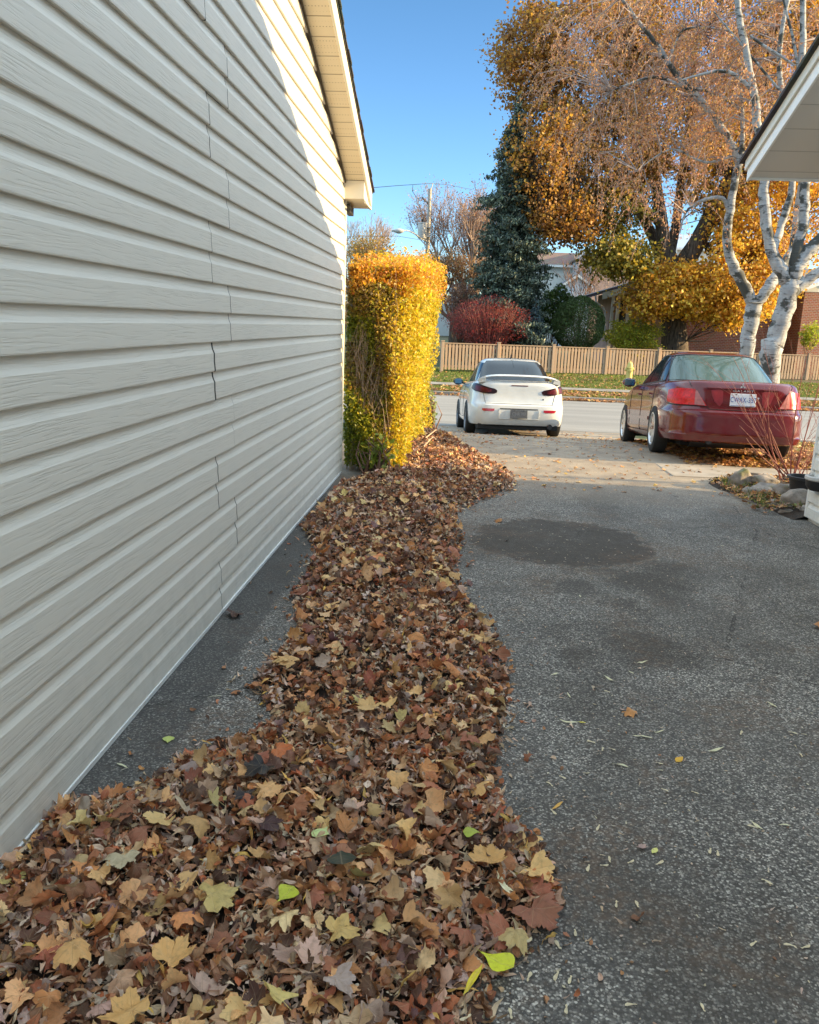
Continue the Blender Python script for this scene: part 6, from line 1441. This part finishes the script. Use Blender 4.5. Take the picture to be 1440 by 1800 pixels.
# ---------------------------------------------------------------- single leaves one can point at
def leaf(name, cat, label, px_, py_, size, colr0, T=T_M3, curl=(.4, .8), rot=None, up=.0, lift=.004, group=None, mat='maple_litter', tilt=.06, crump=.025):
    colr = tuple(min(.85, q*f) for q, f in zip(colr0, (1.45, 1.38, 1.25))) if max(colr0) > .08 else colr0
    g = G(px_, py_); p = np.array([[g.x, g.y]]); h_, d, ins = hgt(p); z = max(g.z, float(h_[0])) + lift + (.030 if ins[0] else 0)
    if ins[0]:   # re-aim at the drift surface
        for _ in range(3): 
            dd = RW @ cray(px_, py_); t = (z-CH)/dd[2]; p = np.array([[t*dd[0], t*dd[1]]]); h_, d, ins2 = hgt(p); z = float(h_[0]) + lift + .030
        g = Vector((p[0, 0], p[0, 1], z))
    if id(T) in VAR: T = rnd.choice(VAR[id(T)]); size *= 1.06; curl = (curl[0]+.45, curl[1]+.7); crump = .045
    if T is T_WIL or T is T_SM: size *= 1.15
    V, F, c, u = instances(T, np.zeros((1, 3)), np.array([size]), np.array([colr]), curl, tilt, crump, up)
    if rot is not None: pass
    me = npmesh(name, V, F, c, u); o = link(name, me, M[mat], None, True); o.location = (g.x, g.y, z); return tag(o, label, cat, group)
L_ = leaf
L_('maple_leaf', 'leaf', 'curled tan brown maple leaf lying alone on the open asphalt', 1108, 1257, .105, (.50, .24, .09), curl=(1.4, 1.9), up=.2)
L_('maple_leaf', 'leaf', 'large flat reddish brown maple leaf at the drift edge, lower right', 938, 1600, .165, (.22, .085, .055), curl=(.2, .45), tilt=.03)
L_('maple_leaf', 'leaf', 'tan maple leaf sticking out of the drift onto the asphalt halfway along', 856, 1100, .15, (.44, .25, .10), curl=(.8, 1.1))
L_('maple_leaf', 'leaf', 'pale tan maple leaf beside the one sticking out of the drift', 818, 1118, .12, (.50, .33, .15), curl=(.6, .9))
L_('maple_leaf', 'leaf', 'brown maple leaf at the left rim of the dark round patch', 880, 918, .12, (.36, .17, .07), curl=(1.2, 1.7))
L_('maple_leaf', 'leaf', 'tan maple leaf between the drift and the dark round patch', 797, 1013, .15, (.44, .27, .12), curl=(.8, 1.2))
L_('maple_leaf', 'leaf', 'brown maple leaf cut by the right edge of the picture', 1436, 1104, .11, (.42, .20, .09), curl=(.5, .9))
L_('maple_leaf', 'leaf', 'dark purple maple leaf leaning on the bottom edge of the siding', 408, 1086, .13, (.055, .022, .026), curl=(1.0, 1.4), tilt=.2)
L_('maple_leaf', 'leaf', 'almost black wet maple leaf in the drift, upper one of two', 462, 1352, .13, (.020, .020, .024), curl=(.5, .9), lift=.012)
L_('maple_leaf', 'leaf', 'almost black maple leaf in the drift, just below its twin', 436, 1398, .13, (.022, .016, .022), curl=(.7, 1.0), lift=.010)
L_('maple_leaf', 'leaf', 'deep purple maple leaf in the drift under the black ones', 466, 1448, .13, (.060, .026, .036), curl=(.5, .8), lift=.010)
L_('maple_leaf', 'leaf', 'rusty orange maple leaf next to the black leaves', 487, 1322, .12, (.42, .12, .04), curl=(.6, .9), lift=.014)
L_('maple_leaf', 'leaf', 'big olive yellow maple leaf lying in the lower left drift', 372, 1580, .17, (.42, .33, .13), curl=(.3, .6), lift=.016)
L_('maple_leaf', 'leaf', 'pale grey green maple leaf in the lower left of the drift', 216, 1508, .15, (.42, .37, .26), curl=(.4, .8), lift=.014)
L_('maple_leaf', 'leaf', 'yellowish tan maple leaf near the left foot of the siding', 290, 1442, .14, (.56, .40, .18), curl=(.5, .9), lift=.014)
L_('maple_leaf', 'leaf', 'golden tan maple leaf with upturned lobes in the bottom left corner region', 128, 1672, .14, (.55, .32, .13), curl=(.7, 1.1), lift=.014)
L_('maple_leaf', 'leaf', 'caramel maple leaf in the bottom centre left of the drift', 296, 1690, .14, (.58, .35, .14), curl=(.6, 1.0), lift=.016)
L_('maple_leaf', 'leaf', 'tan maple leaf at the very bottom edge below the caramel one', 232, 1785, .14, (.54, .32, .12), curl=(.5, .8), lift=.014)
L_('maple_leaf', 'leaf', 'wide ochre maple leaf lying right of the drift middle near the bottom', 590, 1645, .14, (.48, .34, .13), curl=(.5, .9), lift=.016)
L_('maple_leaf', 'leaf', 'crumpled mauve grey maple leaf near the bottom of the drift', 592, 1728, .11, (.33, .27, .26), curl=(1.4, 2.0), lift=.014)
L_('maple_leaf', 'leaf', 'tan maple leaf on the right shoulder of the drift', 858, 1515, .12, (.50, .30, .12), curl=(.5, .9), lift=.014)
L_('maple_leaf', 'leaf', 'green brown maple leaf at the drift tip under the flat reddish one', 905, 1650, .11, (.42, .33, .16), curl=(.9, 1.2))
L_('maple_leaf', 'leaf', 'dark red brown maple leaf halfway along the drift, at its wall side', 548, 1108, .14, (.16, .045, .03), curl=(.9, 1.2), lift=.012)
L_('maple_leaf', 'leaf', 'broad tan maple leaf on the wall side of the drift, mid height', 512, 1165, .15, (.50, .31, .14), curl=(.5, .8), lift=.014)
L_('maple_leaf', 'leaf', 'pair forming pale tan maple leaf below the drift middle', 655, 1245, .14, (.52, .34, .15), curl=(.5, .9), lift=.014)
L_('round_leaf', 'leaf', 'glossy dark green leaf in the middle of the drift', 600, 1508, .085, (.016, .035, .024), T_HEART, (.3, .6), lift=.018, mat='litter')
L_('round_leaf', 'leaf', 'lime green heart shaped leaf in the lower drift', 503, 1573, .065, (.38, .44, .035), T_HEART, (.6, .9), lift=.018, mat='litter')
L_('round_leaf', 'leaf', 'pale mint green heart shaped leaf above the dark green one', 566, 1465, .062, (.42, .52, .24), T_HEART, (.6, 1.0), lift=.018, mat='litter')
L_('round_leaf', 'leaf', 'bright yellow green broad leaf at the drift tip', 874, 1690, .095, (.50, .56, .03), T_HEART, (.3, .6), lift=.01, mat='litter')
L_('round_leaf', 'leaf', 'small pale green leaf alone on the dark strip by the wall', 296, 1303, .05, (.42, .50, .16), T_HEART, (.4, .8), mat='litter')
L_('round_leaf', 'leaf', 'green leaf on the right shoulder of the drift', 829, 1465, .055, (.28, .36, .05), T_HEART, (.6, 1.0), lift=.016, mat='litter')
L_('willow_leaf', 'leaf', 'long yellow narrow leaf beside the bright green leaf at the drift tip', 832, 1722, .10, (.75, .50, .02), T_WIL, (.5, .9), lift=.012, mat='litter')
L_('willow_leaf', 'leaf', 'short deep yellow leaf standing up on the asphalt beside a white sliver', 1022, 1272, .035, (.78, .55, .04), T_WIL, (.6, .9), mat='litter')
L_('willow_leaf', 'leaf', 'orange oval leaf lying right of centre on the open asphalt', 1194, 1338, .05, (.72, .35, .04), T_OV, (.4, .8), mat='litter')
L_('willow_leaf', 'leaf', 'orange narrow leaf nearest the drift on the lower asphalt', 980, 1421, .06, (.65, .35, .08), T_WIL, (.4, .8), mat='litter')
L_('oval_leaf', 'leaf', 'small lemon yellow leaf alone on the lower asphalt', 1150, 1501, .035, (.72, .70, .22), T_OV, (.4, .7), mat='litter')
L_('oval_leaf', 'leaf', 'pale lemon narrow leaf just off the drift tip', 983, 1585, .042, (.70, .66, .26), T_OV, (.4, .7), mat='litter')
slv = [(1000, 1272, .075), (1158, 1290, .05), (1090, 1348, .06), (1258, 1322, .07), (1130, 1299, .07), (884, 1555, .10), (1070, 1196, .075), (1190, 958, .0), (1020, 1050, .04), (780, 1075, .045), (975, 1188, .05), (378, 1228, .05), (215, 1350, .05), (640, 1720, .0), (1270, 961, .045), (1356, 1240, .06), (1128, 1167, .06), (1110, 1185, .035), (1000, 1224, .045), (1380, 1455, .035), (1330, 1455, .05), (890, 1560, .05)]
for x_, y_, s_ in slv:
    if s_: L_('willow_leaf', 'leaf', 'slender cream willow leaf lying on the dark asphalt', x_, y_, s_, (.68, .60, .44), T_WIL, (.4, 1.0), group='cream willow leaves on the asphalt', mat='litter')
smr = [(925, 1655), (925, 1676), (1014, 1645), (978, 1666), (978, 1718), (932, 1722), (1000, 1727), (1110, 1770), (1085, 1595), (1122, 1593), (1050, 1458), (1070, 1515), (1060, 1525), (1250, 1498), (1262, 1505), (1325, 1458), (1415, 1668), (1325, 1662), (1390, 1668), (1160, 1345), (990, 1368), (930, 1328), (966, 1380), (1028, 1362), (1060, 1318), (1075, 1320), (900, 1785), (848, 1788), (820, 1790), (995, 1780), (1035, 1528), (1160, 1520), (1110, 1518), (975, 1430), (1300, 1290), (1395, 1290), (1405, 1330), (1220, 1395), (1168, 1392), (1350, 1555), (1005, 1275), (1040, 1308), (1068, 1218), (950, 1490), (1235, 1775)]
for x_, y_ in smr:
    L_('maple_key', 'seed', 'small papery maple key lying on the dark asphalt', x_ + rnd.uniform(-3, 3), y_, rnd.uniform(.022, .032), (.66, .54, .40), T_SM, (.3, 1.0), group='maple keys on the asphalt', mat='litter')
# fallen twigs by the hedge
for a, b, lab in (((748, 770), (775, 752), 'pale broken stick lying on the leaves at the hedge foot'), ((745, 785), (762, 768), 'shorter thin stick on the leaves below the pale one')):
    p0 = G(*a, .09); p1 = G(*b, .16); k = MB(); mid = (p0+p1)/2 + Vector((.02, 0, .03)); k.tube([p0, mid, p1], [.010, .008, .005], 6); tag(k.build('fallen_twig', M['hedge_stem'], None, True), lab, 'twig')

# ---------------------------------------------------------------- grass
def grass(name, n_, xr, yr, zf, hh_, cols, wts, wd=.008):
    x = rng.uniform(*xr, n_); y = rng.uniform(*yr, n_); z = np.array([zf(a, b) for a, b in zip(x, y)]); a = rng.uniform(0, 6.28, n_); h_ = rng.uniform(*hh_, n_)
    b = np.column_stack([x, y, z]); s_ = np.column_stack([np.cos(a), np.sin(a), np.zeros(n_)])*wd; t = b + np.column_stack([rng.normal(0, .35, n_)*h_, rng.normal(0, .35, n_)*h_, h_])
    V = np.stack([b-s_, b+s_, t], 1).reshape(-1, 3); F = np.arange(n_*3).reshape(-1, 3); return V, F, np.repeat(pal(cols, wts, n_, .25), 3, 0)
gc = [(.15, .21, .035), (.22, .27, .05), (.10, .15, .025), (.30, .30, .08)]
def gobj(name, parts):
    V = []; F = []; c = []; b = 0
    for v, f, cc in parts: V.append(v); F.append(f+b); c.append(cc); b += len(v)
    tag(link(name, npmesh(name, np.concatenate(V), np.concatenate(F), np.concatenate(c)), M['leaf']), kind='stuff')
gobj('verge_grass', [grass('a', 30000, (-10, 24), (29.05, 31.05), lambda x, y: zg(y)-.035, (.04, .09), gc, (3, 3, 2, 2), .02), grass('b', 80000, (-10, 26), (32.35, 38.5), lambda x, y: zg(y)-.035, (.04, .10), gc, (3, 3, 2, 2), .022)])
gobj('lawn_grass', [grass('a', 20000, (5.0, 10.5), (11.5, 18.4), lambda x, y: zt(y)-.035, (.03, .08), gc, (3, 3, 2, 2), .012), grass('b', 350, (2.8, 3.3), (7.6, 9.1), lambda x, y: .06, (.03, .08), gc, (3, 2, 2, 1), .004)])
